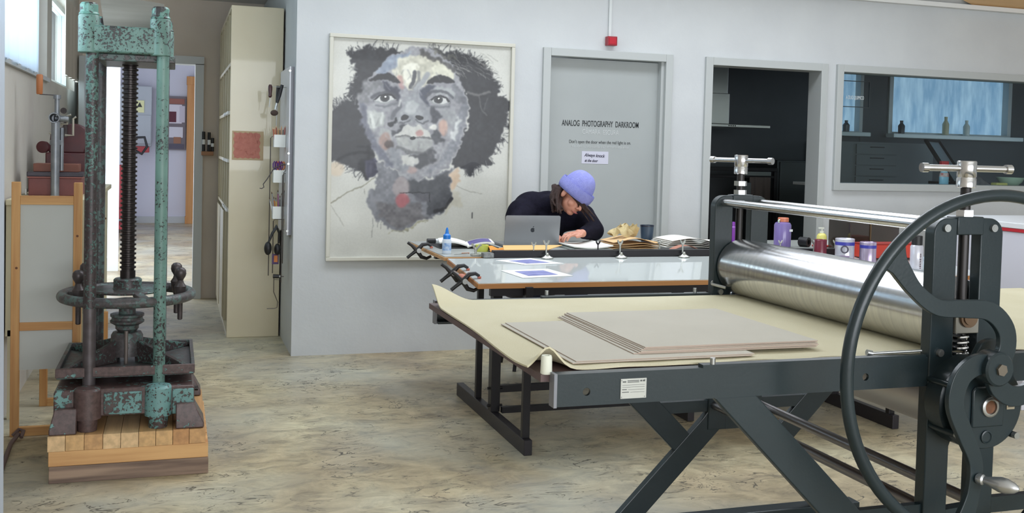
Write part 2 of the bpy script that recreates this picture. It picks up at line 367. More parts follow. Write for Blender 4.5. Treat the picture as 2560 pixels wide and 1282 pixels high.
# sticker outline and words on the pane
stk = mat('dark_sticker', (40, 48, 52), 0.5)
for a, b, c, d in ((5.03, 5.305, 2.027, 2.033), (5.03, 5.305, 1.822, 1.828), (5.03, 5.036, 1.828, 2.027), (5.299, 5.305, 1.828, 2.027)):
    MB().bx(a, b, 6.984, 6.989, c, d).build('sticker_line', stk, w1, smooth=False)
text_mesh('lettering', 'A DUO QUIMICO', 0.042, facing((5.165, 6.986, 1.885)), mat('white_lettering', (214, 220, 222), 0.5), w1, width=0.17)
# ---- kitchen outside windows: frosted, sky-lit panes
sky_pane = mat('skylit_frosted_pane', (112, 146, 176), 0.4, rgb2=(160, 186, 206), scale=5, stretch=(3, 1, 0.7), emit=1.1, detail=8, thr=(0.35, 0.75))
w2 = thing('window_2', '', '', (8.12, 9.3, 1.66)); del w2['label'], w2['category']; struct(w2)
MB().bx(7.36, 8.93, 9.37, 9.38, 1.70, 2.34).build('window_pane', sky_pane, w2, smooth=False)
frame_rect('window_frame', 7.3, 8.95, 1.66, 2.36, 0.05, 9.28, 9.42, frame_paint, w2)
MB().bx(7.28, 9.02, 9.16, 9.30, 1.645, 1.69).build('window_sill', mat('white_sill', (222, 230, 232), 0.3), w2, smooth=False, bevel=0.008)
w3 = thing('window_3', '', '', (6.7, 9.3, 1.66)); del w3['label'], w3['category']; struct(w3)
MB().bx(6.42, 6.95, 9.37, 9.38, 1.70, 2.34).build('window_pane', sky_pane, w3, smooth=False)
frame_rect('window_frame', 6.4, 6.97, 1.66, 2.36, 0.04, 9.28, 9.42, frame_paint, w3)
MB().bx(6.38, 6.99, 9.16, 9.30, 1.645, 1.69).build('window_sill', MATS['white_sill'], w3, smooth=False, bevel=0.008)
# ---- left ribbon windows
for k, (a, b) in enumerate(((3.6, 7.36), (7.62, 9.3))):
    wn = thing('window_%d' % (4+k), '', '', (-0.85, (a+b)/2, 1.8)); del wn['label'], wn['category']; struct(wn)
    for c, d, e, f in ((a, b, 1.80, 1.84), (a, b, 2.41, 2.45), (a, a+0.05, 1.84, 2.41), (b-0.05, b, 1.84, 2.41)):
        MB().bx(-0.93, -0.86, c, d, e, f).build('window_frame', frame_paint, wn, smooth=False)
    MB().bx(-0.90, -0.895, a+0.05, b-0.05, 1.84, 2.41).build('window_pane', clear_glass('pane_glass'), wn, smooth=False)
    if k == 0: MB().bx(-0.86, -0.78, a, b, 1.775, 1.80).build('window_sill', frame_paint, wn, smooth=False)
# ================================================================== the etching press
green = mat('dark_green_enamel', (34, 47, 51), 0.33, rgb2=(29, 41, 45), scale=6, bump=0.03, bscale=120)
steel = mat('brushed_steel', (214, 213, 212), 0.17, 1.0, rgb2=(196, 196, 198), scale=90, stretch=(0.05, 1, 0.05), r2=0.24)
rodsteel = mat('dull_steel_rod', (150, 146, 146), 0.38, 1.0)
chrome = mat('polished_steel', (225, 225, 226), 0.16, 1.0)
darksteel = mat('dark_steel', (62, 60, 60), 0.4, 0.8)
zinc = mat('zinc_bolt', (176, 178, 176), 0.35, 0.9)
ep = thing('etching_press', 'dark green steel etching press with a spoked handwheel and wide silver roller', 'printing press', (2.077, 2.9, 0))
CXP = 2.077
def both(p): return 2*CXP - p
NEAR, FAR, TH = 2.29, 3.48, 0.03
for side, y0 in (('near', NEAR), ('far', FAR)):
    y1 = y0 + TH
    # upright: two cheeks with rounded shoulders, joined below
    MB().prism([(1.96, 0.36), (2.037, 0.36), (2.037, 1.262)] + arc(2.005, 1.217, 0.045, 90, 180), y0-0.005, y1+0.003).build('upright_cheek', green, ep, bevel=0.003)
    MB().prism([(2.117, 0.36), (2.193, 0.36)] + arc(2.148, 1.217, 0.045, 0, 90) + [(2.117, 1.262)], y0-0.005, y1+0.003).build('upright_cheek', green, ep, bevel=0.003)
    MB().bx(2.034, 2.122, y0-0.009, y1+0.007, 1.216, 1.266).build('crosshead', green, ep, bevel=0.003)
    # web with the chamfered window
    MB().prism([(2.03, 0.66), (2.124, 0.66), (2.124, 0.86), (2.03, 0.86)], y0-0.003, y1+0.001).build('upright_web', green, ep, smooth=False)
    MB().prism([(1.965, 0.36), (2.19, 0.36), (2.19, 0.46), (2.12, 0.46), (2.035, 0.455), (2.015, 0.50), (2.015, 0.58), (2.05, 0.665), (1.965, 0.665)], y0-0.0035, y1-0.001).build('upright_web', green, ep, smooth=False)
    # beam: a channel carrying the bed
    ya, yb = (y0, y0+0.032) if side == 'near' else (y1-0.032, y1)
    if side == 'near': prf = [(y0, 0.802), (y0+0.05, 0.802), (y0+0.05, 0.811), (y0+0.009, 0.811), (y0+0.009, 0.873), (y0+0.032, 0.873), (y0+0.032, 0.881), (y0, 0.881)]
    else: prf = [(y1, 0.802), (y1-0.05, 0.802), (y1-0.05, 0.811), (y1-0.009, 0.811), (y1-0.009, 0.873), (y1-0.032, 0.873), (y1-0.032, 0.881), (y1, 0.881)]
    MB().prism(prf, 0.88, both(0.80), 'YZ').build('side_beam', green, ep, smooth=False, bevel=0.0012)
    MB().bx(0.872, 0.88, ya-0.001, yb, 0.80, 0.882).build('beam_end_plate', mat('grey_steel_edge', (128, 130, 136), 0.4, 0.3), ep, smooth=False)  # side light on the beam's left end is put into this paler grey
    # raised guide strip on the beam
    MB().bx(1.27, 1.95, ya-0.004, yb-0.01, 0.881, 0.889).build('guide_strip', green, ep, smooth=False)
    # legs and braces
    for s in (1, -1):
        X = (lambda x: x) if s > 0 else both
        MB().prism([(X(1.535), 0.0), (X(1.655), 0.0), (X(2.06), 0.405), (X(1.96), 0.43), (X(1.94), 0.405)], y0, y1).build('leg', green, ep, smooth=False, bevel=0.003)
        MB().prism([(X(1.307), 0.803), (X(1.43), 0.803), (X(1.89), 0.345), (X(1.83), 0.28)], y0+0.002, y1-0.002).build('brace', green, ep, smooth=False, bevel=0.003)
        MB().bx(min(X(1.74), X(1.97)), max(X(1.74), X(1.97)), y0+0.004, y1-0.004, 0.43, 0.474).build('tie_bar', green, ep, smooth=False)
    MB().bx(1.50, 2.655, y0-0.02, y0+0.05, 0.0, 0.028).build('foot_rail', green, ep, smooth=False, bevel=0.003)
    # bearing block, spring, spindle, T handle
    MB().bx(2.038, 2.116, y0-0.012, y1+0.012, 0.945, 1.033).build('bearing_block', mat('dull_bearing_steel', (150, 147, 138), 0.4, 0.7), ep, bevel=0.002)
    MB().cyl((2.077, y0-0.013, 0.99), (2.077, y0-0.02, 0.99), 0.028).cyl((2.077, y0-0.02, 0.99), (2.077, y0-0.024, 0.99), 0.02).build('bearing_cap', mat('bronze', (122, 100, 80), 0.45, 0.7), ep)
    sp = [(2.077+0.022*math.cos(t*0.5), (y0+y1)/2+0.022*math.sin(t*0.5), 0.862+0.083*t/70) for t in range(71)]
    MB().tube(sp, 0.0045, 6).build('spring', chrome, ep)
    yc = (y0+y1)/2
    MB().cyl((2.077, yc, 1.03), (2.077, yc, 1.36), 0.014).build('spindle', darksteel, ep)
    MB().cyl((2.077, yc, 1.266), (2.077, yc, 1.284), 0.025, n=6).build('lock_nut', chrome, ep, smooth=False)
    MB().cyl((2.077, yc, 1.300), (2.077, yc, 1.318), 0.025, n=6).build('lock_nut', chrome, ep, smooth=False)
    MB().lathe([(0.023, 1.345), (0.026, 1.347), (0.026, 1.37), (0.0245, 1.372), (0.0245, 1.374), (0.026, 1.376), (0.026, 1.416), (0.024, 1.419)], (2.077, yc, 0)).build('handle_hub', steel, ep)
    d = Vector((1, -0.1, 0)).normalized() if side == 'near' else Vector((0.42, -0.9, 0)).normalized()
    p = Vector((2.077, yc, 1.398))
    MB().cyl(p-d*0.13, p+d*0.13, 0.009).cyl(p-d*0.14, p-d*0.122, 0.013).cyl(p+d*0.122, p+d*0.14, 0.013).build('tommy_bar', steel, ep)
    for bxp, bz in ((1.998, 1.235), (2.157, 1.235), (1.992, 0.894)):
        MB().cyl((bxp, y0-0.004, bz), (bxp, y0-0.013, bz), 0.0105, n=16).cyl((bxp, y0-0.013, bz), (bxp, y0-0.0135, bz), 0.006, n=6).build('bolt', zinc, ep)
# rollers, tie rods
MB().cyl((2.077, NEAR+0.045, 0.99), (2.077, FAR-0.012, 0.99), 0.105, n=96).cyl((2.077, NEAR, 0.99), (2.077, FAR+0.02, 0.99), 0.025).build('upper_roller', steel, ep)
MB().cyl((2.077, NEAR+0.045, 0.752), (2.077, FAR-0.012, 0.752), 0.088, n=72).cyl((2.077, NEAR, 0.752), (2.077, FAR+0.02, 0.752), 0.025).build('lower_roller', mat('dull_roller', (190, 186, 182), 0.42, 0.9), ep)
for x, z, r in ((1.998, 1.235, 0.0145), (2.157, 1.235, 0.0145), (1.988, 0.455, 0.017), (2.166, 0.455, 0.017)):
    MB().cyl((x, NEAR+TH, z), (x, FAR, z), r, n=24).build('tie_rod', rodsteel if z < 1 else steel, ep)
# bed plate
MB().bx(0.850, 3.42, NEAR+0.034, FAR-0.004, 0.857, 0.875).build('bed_plate', mat('bed_edge_brown', (104, 84, 82), 0.5, rgb2=(88, 70, 70), scale=9), ep, smooth=False)
# clamps and stops along the beam
for x, y in ((1.30, NEAR-0.002), (1.30, FAR+TH), (1.90, FAR+TH-0.01)):
    MB().cyl((x, y+0.004, 0.889), (x, y+0.004, 0.905), 0.007, n=10).build('stop_bolt', zinc, ep)
MB().cyl((1.945, NEAR+0.01, 0.898), (1.80, NEAR+0.03, 0.892), 0.004).cyl((1.80, NEAR+0.03, 0.892), (1.785, NEAR+0.032, 0.895), 0.008).build('stop_pin', zinc, ep)
MB().cyl((1.95, FAR-0.012, 0.925), (1.99, FAR-0.05, 0.915), 0.006).cyl((1.965, FAR-0.004, 0.926), (1.965, FAR, 0.926), 0.012).build('stop_pin', zinc, ep)
# round holes drilled through the near beam
beam = [o for o in ep.children if o.name.startswith('side_beam')][0]
cut = MB()
for hx in (0.957, 1.76): cut.cyl((hx, NEAR-0.03, 0.836), (hx, NEAR+0.03, 0.836), 0.0098, n=24)
cut = cut.build('drill', None, None, smooth=False); cut.data.transform(Matrix.Translation(-Vector(ORG[ep.name]))); cut.parent = ep
beam.modifiers.clear(); bo_ = beam.modifiers.new('drill', 'BOOLEAN'); bo_.operation = 'DIFFERENCE'; bo_.object = cut; bo_.solver = 'EXACT'
dg = bpy.context.evaluated_depsgraph_get(); dg.update(); beam.data = bpy.data.meshes.new_from_object(beam.evaluated_get(dg)); beam.modifiers.clear(); bpy.data.objects.remove(cut)
# maker's plate
np_ = MB().bx(1.046, 1.115, NEAR-0.0025, NEAR, 0.8145, 0.8635).build('name_plate', mat('aluminium_plate', (188, 190, 184), 0.35, 0.5), ep, smooth=False)
pk = mat('plate_print', (92, 94, 92), 0.6)
def pl(x0, x1, z, h=0.0014): MB().bx(x0, x1, NEAR-0.0032, NEAR-0.0025, z, z+h).build('printed_line', pk, np_, smooth=False)
for x0, x1, z, h in ((1.064, 1.095, 0.8575, 0.0018), (1.064, 1.095, 0.854, 0.0018), (1.051, 1.06, 0.8545, 0.003), (1.098, 1.103, 0.8555, 0.004), (1.105, 1.111, 0.8555, 0.004),
                     (1.05, 1.11, 0.8475, 0.0006), (1.05, 1.11, 0.8425, 0.0006), (1.05, 1.062, 0.836, 0.0018), (1.066, 1.11, 0.836, 0.0006), (1.05, 1.068, 0.8295, 0.0018), (1.072, 1.11, 0.8295, 0.0006)): pl(x0, x1, z, h)
for x in (1.0495, 1.1115):
    for z in (0.818, 0.860): MB().cyl((x, NEAR-0.0025, z), (x, NEAR-0.0045, z), 0.0018, n=8).build('rivet', zinc, np_)
# gear case on the near side
gx, gz = 2.075, 0.765
MB().lathe([(0.118, 0), (0.124, 0.003), (0.124, 0.06), (0.118, 0.063)], M=axisM((gx, NEAR, gz), (0, -1, 0)), n=64).build('gear_drum', green, ep)
egg = arc(gx, gz, 0.116, 130, 400, 40) + arc(2.085, 0.885, 0.06, 45, 130, 10)
MB().prism(egg, NEAR-0.098, NEAR-0.078).build('gear_plate', green, ep, bevel=0.003)
MB().prism([(gx-0.054, gz-0.055), (gx+0.05, gz-0.055), (gx+0.05, gz+0.055), (gx-0.045, gz+0.055), (gx-0.054, gz+0.045)], NEAR-0.106, NEAR-0.098).build('gear_boss', green, ep, bevel=0.004)
MB().lathe([(0.027, 0), (0.027, 0.006), (0.024, 0.008), (0.019, 0.008), (0.019, 0.001)], M=axisM((gx, NEAR-0.106, gz), (0, -1, 0))).build('sight_ring', zinc, ep)
MB().cyl((gx, NEAR-0.106, gz), (gx, NEAR-0.109, gz), 0.018).build('shaft_end', mat('rusty_steel', (132, 92, 66), 0.6, 0.4, rgb2=(92, 60, 44), scale=60), ep)
MB().lathe([(0.018, 0), (0.018, 0.004), (0.015, 0.005), (0.013, 0.002)], M=axisM((gx+0.0, NEAR-0.098, gz-0.083), (0, -1, 0))).build('oil_cap', green, ep)
tp = MB().bx(gx+0.064, gx+0.09, NEAR-0.1005, NEAR-0.098, gz-0.012, gz+0.042).build('type_plate', mat('brass_plate', (160, 150, 128), 0.4, 0.4), ep, smooth=False)
for k in range(5): MB().bx(gx+0.068+0.004*(k % 2), gx+0.086, NEAR-0.1012, NEAR-0.1005, gz-0.006+k*0.009, gz-0.002+k*0.009).build('printed_mark', mat('plate_dark', (70, 64, 56), 0.5), tp, smooth=False)
for a, r in ((152, 0.123), (215, 0.123), (318, 0.123)):
    q = (gx+r*math.cos(math.radians(a)), gz+r*math.sin(math.radians(a)))
    MB().cyl((q[0], NEAR, q[1]), (q[0], NEAR-0.10, q[1]), 0.009).build('spacer', green, ep)
    MB().cyl((q[0], NEAR-0.10, q[1]), (q[0], NEAR-0.112, q[1]), 0.009, n=12).build('spacer_bolt', zinc, ep)
for a in (140, 205): MB().cyl((gx+0.095*math.cos(math.radians(a)), NEAR-0.098, gz+0.095*math.sin(math.radians(a))), (gx+0.095*math.cos(math.radians(a)), NEAR-0.101, gz+0.095*math.sin(math.radians(a))), 0.005, n=12).build('screw', zinc, ep)
# handwheel with three S spokes
WX, WY, WZ, WR = 2.035, 2.135, 0.882, 0.450
hw = MB().tube([(WX+WR*math.cos(t*2*PI/96), WY, WZ+WR*math.sin(t*2*PI/96)) for t in range(96)], 0.0165, 14, closed=True).build('handwheel', green, ep)
spk = [(0, 20), (0.053, 48), (0.105, 72), (0.15, 98), (0.19, 124), (0.25, 139), (0.33, 141), (0.41, 139), (0.45, 138)]
def spoke(rot):
    ctl = [Vector((WX+r/0.45*WR*math.cos(math.radians(a+rot)), WZ+r/0.45*WR*math.sin(math.radians(a+rot)))) for r, a in spk]
    wd = [0.055, 0.055, 0.053, 0.05, 0.046, 0.042, 0.040, 0.055, 0.10]
    pts = []; W = []
    for i in range(len(ctl)-1):
        p0, p1, p2, p3 = ctl[max(0, i-1)], ctl[i], ctl[i+1], ctl[min(len(ctl)-1, i+2)]
        for s in range(6):
            t = s/6; pts.append(0.5*((2*p1)+(p2-p0)*t+(2*p0-5*p1+4*p2-p3)*t*t+(3*p1-p0-3*p2+p3)*t**3)); W.append(wd[i]+(wd[i+1]-wd[i])*t)
    pts.append(ctl[-1]); W.append(wd[-1]); mb = MB(); n = len(pts); vs = []
    for i, p in enumerate(pts):
        d = (pts[min(n-1, i+1)]-pts[max(0, i-1)]).normalized(); q = Vector((-d.y, d.x))*W[i]/2
        for e in (p+q, p-q):
            for yy in (WY-0.008, WY+0.008): vs.append((e.x, yy, e.y))
    fs = []
    for i in range(n-1):
        a, b = i*4, i*4+4; fs += [(a, a+2, b+2, b), (a+1, b+1, b+3, a+3), (a, b, b+1, a+1), (a+2, a+3, b+3, b+2)]
    fs += [(0, 1, 3, 2), (n*4-4, n*4-2, n*4-1, n*4-3)]
    return mb.add(vs, fs)
for rot in (0, 120, 240): spoke(rot).build('spoke', green, hw, bevel=0.002)
MB().lathe([(0.042, -0.03), (0.045, -0.026), (0.045, 0.022), (0.040, 0.027)], M=axisM((WX, WY, WZ), (0, -1, 0)), n=40).build('wheel_hub', green, hw)
MB().cyl((WX, WY, WZ), (WX, WY-0.034, WZ), 0.016, n=6).build('hub_screw', mat('hub_screw', (120, 112, 100), 0.45, 0.7), hw, smooth=False)
MB().cyl((WX, WY, WZ), (WX, NEAR-0.08, WZ), 0.018).build('wheel_shaft', darksteel, hw)
hd = Vector((0.35, -0.93, 0)).normalized()
MB().lathe([(0.011, 0), (0.014, 0.004), (0.014, 0.016), (0.010, 0.02), (0.013, 0.034), (0.020, 0.062), (0.0195, 0.078), (0.013, 0.098), (0.005, 0.108), (0.001, 0.110)],
           M=axisM((WX-0.045, WY-0.008, WZ-0.285), hd)).build('crank_handle', mat('aluminium', (206, 208, 210), 0.28, 0.9), hw)

# ---- felt blanket on the bed
felt = mat('cream_felt', (217, 210, 181), 0.9, rgb2=(208, 200, 168), scale=3, bump=0.2, bscale=250)
def felt_fn(u, v):
    x0 = 0.834+0.024*v; x = x0 + (3.43-x0)*u**1.6; y = 2.341 + (3.463-2.341)*v
    z = 0.8838 + 0.001*math.sin(9*u)+0.0015*math.sin(x*31)*math.exp(-v*30)
    # back left corner curls up
    q = max(0, (v-0.86)/0.14) * max(0, 1-(x-0.838)/0.17)
    z += 0.062*q*q*(3-2*q); 
    # front left corner buckles
    e = math.exp(-((x-0.886)/0.033)**2)*max(0, 1-v/0.11)**1.2; z += 0.048*e; y += 0.03*max(0, 1-v/0.1)*math.exp(-((x-0.86)/0.05)**2)
    l = max(0, 1-(x-0.838)/0.03); x -= 0.010*l*(0.5+0.5*math.sin(v*9)); z -= 0.0*l*(1-q)
    y += 0.006*math.sin(x*23)*math.exp(-v*14)
    return (x, y, z)
fb = MB().sheet(felt_fn, 90, 70, 0.005).build('felt_blanket', felt, org=(2.0, 2.9, 0.876)); tag(fb, 'cream wool felt blanket covering the etching press bed, corners curling up', 'blanket')
# ---- grey board sheets on the felt
card = mat('grey_card', (198, 193, 180), 0.85, rgb2=(192, 187, 174), scale=4); card_edge = mat('card_edge', (182, 164, 150), 0.9)
def board(x0, x1, y0, y1, z, rot, label, th=0.0035):
    c = ((x0+x1)/2, (y0+y1)/2, z); M = Matrix.Rotation(math.radians(rot), 4, 'Z')
    o = MB().bx(x0-c[0], x1-c[0], y0-c[1], y1-c[1], 0, th, M).build('card_sheet', card, smooth=False); o.location = c
    o.data.materials.append(card_edge)
    for p in o.data.polygons: p.material_index = 0 if abs(p.normal.z) > 0.5 else 1
    return tag(o, label, 'card sheet', 'grey card sheets on the press bed')
board(0.948, 1.462, 2.372, 2.952, 0.8876, 0.5, 'bottom grey card sheet, its long left margin bare on the felt', 0.0022)
board(0.962, 1.474, 2.380, 2.955, 0.8901, 0.3, 'second grey card sheet lying almost square on the bottom one', 0.0022)
for k, (dx, dy, r) in enumerate(((-0.034, -0.012, -0.6), (-0.026, -0.010, 0.4), (-0.018, -0.012, 0.2), (-0.010, -0.004, -0.3), (-0.006, 0.002, 0.5), (0, 0, 0.1))):
    board(1.182+dx, 1.712+dx*0.3, 2.440+dy, 3.010+dy*0.5, 0.8926+k*0.0027, r, ['lowest', 'second lowest', 'third', 'fourth', 'second highest', 'topmost'][k]+' grey card sheet in the pile beside the bare sheets', 0.0024)
# ---- white roll by the near corner of the bed
rl = MB().lathe([(0.0135, 0), (0.0145, 0.002), (0.0135, 0.04), (0.012, 0.045), (0.0075, 0.045), (0.0075, 0.03)], (0.866, 2.330, 0.8756)).build('paper_roll', mat('offwhite_roll', (226, 228, 212), 0.7)); rl.data.transform(Matrix.Translation((-0.866, -2.330, -0.8756))); rl.location = (0.866, 2.330, 0.8756)
tag(rl, 'small off-white paper roll standing on the corner of the press bed', 'paper roll')
# ================================================================== old screw press on its timber plinth
verd = flaked('verdigris_flaking_paint', (108, 141, 131), (42, 36, 36), 0.69, (82, 112, 104), 85)
verd_mid = flaked('verdigris_worn_paint', (92, 124, 116), (52, 44, 44), 0.79, (70, 98, 92), 80)
verd_worn = flaked('worn_green_iron', (88, 106, 102), (64, 60, 60), 0.80, (74, 92, 88), 40)
rust = flaked('rusty_iron_with_paint', (110, 150, 146), (72, 56, 54), 0.90, (96, 136, 132), 34)
iron = mat('brown_iron', (88, 80, 80), 0.4, 0.5, rgb2=(64, 58, 58), scale=30)
darkiron = mat('oily_dark_iron', (58, 52, 50), 0.35, 0.6, rgb2=(44, 38, 38), scale=40)
SX, Y0, Y1 = -0.192, 4.66, 5.18       # press axis, front and rear columns
XL, XR = -0.332, -0.052
SY = (Y0+Y1)/2
# --- timber plinth
tb = thing('timber_plinth', 'stacked pine timber block carrying the green screw press', 'timber block', (-0.16, 5.0, 0))
end_m = [wood('pine_end_%d' % k, c, tuple(int(v*0.89) for v in c), 'Y', 0.6, 40) for k, c in enumerate(((226, 190, 142), (214, 172, 118), (206, 160, 108), (196, 146, 96)))]
wds = [0.068, 0.072, 0.072, 0.069, 0.07, 0.068, 0.068, 0.066, 0.068]; x = -0.478
for k, wd in enumerate(wds):
    MB().bx(x+0.001, x+wd-0.001, 4.53+random.uniform(-0.004, 0.004), 5.27, 0.133, 0.196-random.uniform(0, 0.003)).build('timber', end_m[[0, 1, 2, 0, 0, 1, 1, 3, 2][k]], tb, smooth=False)
    x += wd
MB().bx(-0.474, 0.153, 4.53, 4.68, 0.071, 0.132).build('plank', wood('pine_plank', (214, 168, 112), (184, 134, 84), 'X', 0.6, 22), tb, smooth=False, bevel=0.002)
MB().bx(-0.474, 0.153, 4.70, 5.27, 0.071, 0.132).build('plank', MATS['pine_plank'], tb, smooth=False, bevel=0.002)
MB().bx(-0.472, 0.155, 4.53, 5.27, 0.0, 0.070).build('base_plank', wood('grey_old_plank', (160, 136, 116), (104, 86, 76), 'X', 0.8, 24), tb, smooth=False, bevel=0.003)
# --- the press
sp = thing('screw_press', 'tall old cast iron screw press with flaking turquoise paint and ball-handled wheel', 'screw press', (SX, SY, 0.196))
zb = 0.196
# base casting: body with bosses and splayed feet
MB().prism([(-0.462, 0.255), (0.095, 0.255), (0.095, 0.362), (0.085, 0.37), (-0.452, 0.37), (-0.462, 0.362)], 4.585, 5.255).build('base_body', rust, sp, bevel=0.006)
paintpanel = flaked('turquoise_patch_paint', (112, 152, 150), (62, 50, 48), 0.72, (90, 130, 126), 65)
MB().bx(-0.268, -0.118, 4.578, 4.59, 0.262, 0.355).build('base_panel', paintpanel, sp, bevel=0.004)
MB().bx(0.005, 0.092, 4.578, 4.59, 0.25, 0.358).build('base_panel', paintpanel, sp, bevel=0.004)
for xx in (XL, XR):
    for yy, r in ((Y0-0.06, 0.056), (Y1, 0.056)):
        MB().lathe([(0.038, zb), (0.040, zb+0.03), (0.040, zb+0.048), (r, zb+0.052), (r, 0.366), (r-0.008, 0.376), (0.03, 0.378)], (xx, yy, 0), n=32).build('column_boss', rust if xx == XL else paintpanel, sp)
for sx, xa, xb_, xt in ((-1, -0.475, -0.37, -0.455), (1, 0.135, 0.02, 0.09)):
    for yy0, yy1 in ((4.54, 4.70), (5.12, 5.26)):
        y_ = (yy0, yy1)
        v = [(xa, y_[0], zb), (xb_, y_[0], zb), (xb_, y_[1], zb), (xa, y_[1], zb), (xa-0.0*sx, y_[0], zb+0.02), (xb_, y_[0]+0.01, zb+0.07), (xb_, y_[1], zb+0.07), (xa, y_[1], zb+0.02),
             (xt, y_[0]+0.02, 0.30), (xb_, y_[0]+0.02, 0.30), (xb_, y_[1]-0.01, 0.30), (xt, y_[1]-0.01, 0.30)]
        MB().add(v, [(3,2,1,0),(0,1,5,4),(1,2,6,5),(2,3,7,6),(3,0,4,7),(4,5,9,8),(5,6,10,9),(6,7,11,10),(7,4,8,11),(8,9,10,11)]).build('foot', rust, sp, bevel=0.004)
MB().cyl((0.095, 4.70, 0.33), (0.112, 4.70, 0.33), 0.011).build('side_stud', darkiron, sp)
# columns
for xx, yy, m in ((XL, Y0, verd_mid), (XR, Y0, verd), (XL, Y1, verd_worn), (XR, Y1, verd_worn)):
    MB().cyl((xx, yy, 0.37), (xx, yy, 1.80), 0.0255, n=28).build('column', m, sp)
MB().cyl((XL, Y0, 0.372), (XL, Y0, 0.70), 0.0262, n=28).build('bare_column_sleeve', mat('bare_column', (96, 90, 92), 0.42, 0.4, rgb2=(78, 70, 70), scale=25), sp)
# crosshead with four bosses and cap nuts
MB().bx(XL, XR, Y0-0.035, Y1+0.03, 1.778, 1.890).build('crosshead', verd, sp, bevel=0.008)
MB().bx(XL+0.02, XR+0.05, Y0+0.02, Y1-0.08, 1.748, 1.778).build('crosshead_rib', verd_worn, sp, bevel=0.004)
for xx, yy in ((XL-0.015, Y0), (XR-0.012, Y0), (XL, Y1), (XR, Y1)):
    MB().lathe([(0.038, 1.774), (0.042, 1.778), (0.042, 1.925), (0.039, 1.932), (0.03, 1.933)], (xx, yy, 0), n=36).build('crosshead_boss', verd, sp)
    cap = flaked('cap_paint', (104, 150, 138), (48, 44, 44), 0.77, s1=48) if 'cap_paint' not in bpy.data.materials else bpy.data.materials['cap_paint']
    MB().lathe([(0.040, 1.933), (0.041, 1.936), (0.038, 1.942), (0.036, 1.944), (0.036, 1.974), (0.030, 1.983), (0.01, 1.985)], (xx, yy, 0), n=12).build('cap_nut', cap, sp, ang=25)
# slab lying on the crosshead
slab = MB().sheet(lambda u, v: (-0.315+0.262*u, 4.83+0.30*v, 2.018+0.012*math.sin(u*PI)), 12, 4, 0.126).build('wooden_slab', wood('grey_weathered', (150, 146, 138), (122, 118, 110), 'X', 0.8, 12), org=(-0.18, 4.98, 1.892))
tag(slab, 'grey weathered slab lying on top of the screw press', 'wooden slab')
# screw: real threads
prof = []
z = 0.83; r0, r1 = 0.0275, 0.0345; pitch_ = 0.0205
prof.append((r1-0.002, 0.775)); prof.append((r1-0.002, 0.83))
while z < 1.75:
    prof += [(r0, z), (r0, z+0.009), (r1, z+0.0115), (r1, z+0.0185)]; z += pitch_
MB().lathe(prof, (SX, SY-0.02, 0), n=32).build('screw_thread', darkiron, sp, ang=30)
SYC = SY-0.02
# handwheel with ball handles
hwm = verd_worn
WZ2 = 0.722
hw2 = MB().tube([(SX+0.272*math.cos(t*2*PI/64), SYC+0.272*math.sin(t*2*PI/64), WZ2) for t in range(64)], 0.0225, 14, closed=True).build('handwheel', hwm, sp)
MB().lathe([(0.066, 0.735), (0.155, 0.738), (0.16, 0.744), (0.155, 0.75), (0.062, 0.752), (0.06, 0.757), (0.060, 0.79), (0.054, 0.796), (0.034, 0.797)], (SX, SYC, 0), n=44).build('wheel_hub', verd_mid, hw2)
for a in (50, 170, 290): MB().bar((SX+0.13*math.cos(math.radians(a)), SYC+0.13*math.sin(math.radians(a)), 0.738), (SX+0.25*math.cos(math.radians(a)), SYC+0.25*math.sin(math.radians(a)), 0.726), 0.04, 0.018).build('wheel_spoke', hwm, hw2, bevel=0.003)
for a in (-145, 142, 28, -18):
    hx, hy = SX+0.236*math.cos(math.radians(a)), SYC+0.236*math.sin(math.radians(a))
    MB().lathe([(0.008, 0.615), (0.011, 0.618), (0.0115, 0.70), (0.022, 0.735), (0.026, 0.765), (0.016, 0.78), (0.0125, 0.792), (0.016, 0.80), (0.0225, 0.81), (0.0255, 0.822), (0.0235, 0.838), (0.015, 0.848), (0.003, 0.851)], (hx, hy, 0), n=24).build('ball_handle', iron, hw2)
# collars below the wheel
MB().lathe([(0.030, 0.55), (0.05, 0.57), (0.05, 0.585), (0.062, 0.592), (0.072, 0.598), (0.073, 0.606), (0.066, 0.612), (0.066, 0.622), (0.072, 0.626), (0.072, 0.636), (0.036, 0.638), (0.036, 0.662), (0.05, 0.672), (0.06, 0.685), (0.06, 0.70)], (SX, SYC, 0), n=40).build('thrust_collar', verd_worn, sp)
MB().lathe([(0.07, 0.45), (0.068, 0.54), (0.06, 0.555), (0.03, 0.56)], (SX, SYC, 0), n=32).build('platen_hub', verd_worn, sp)
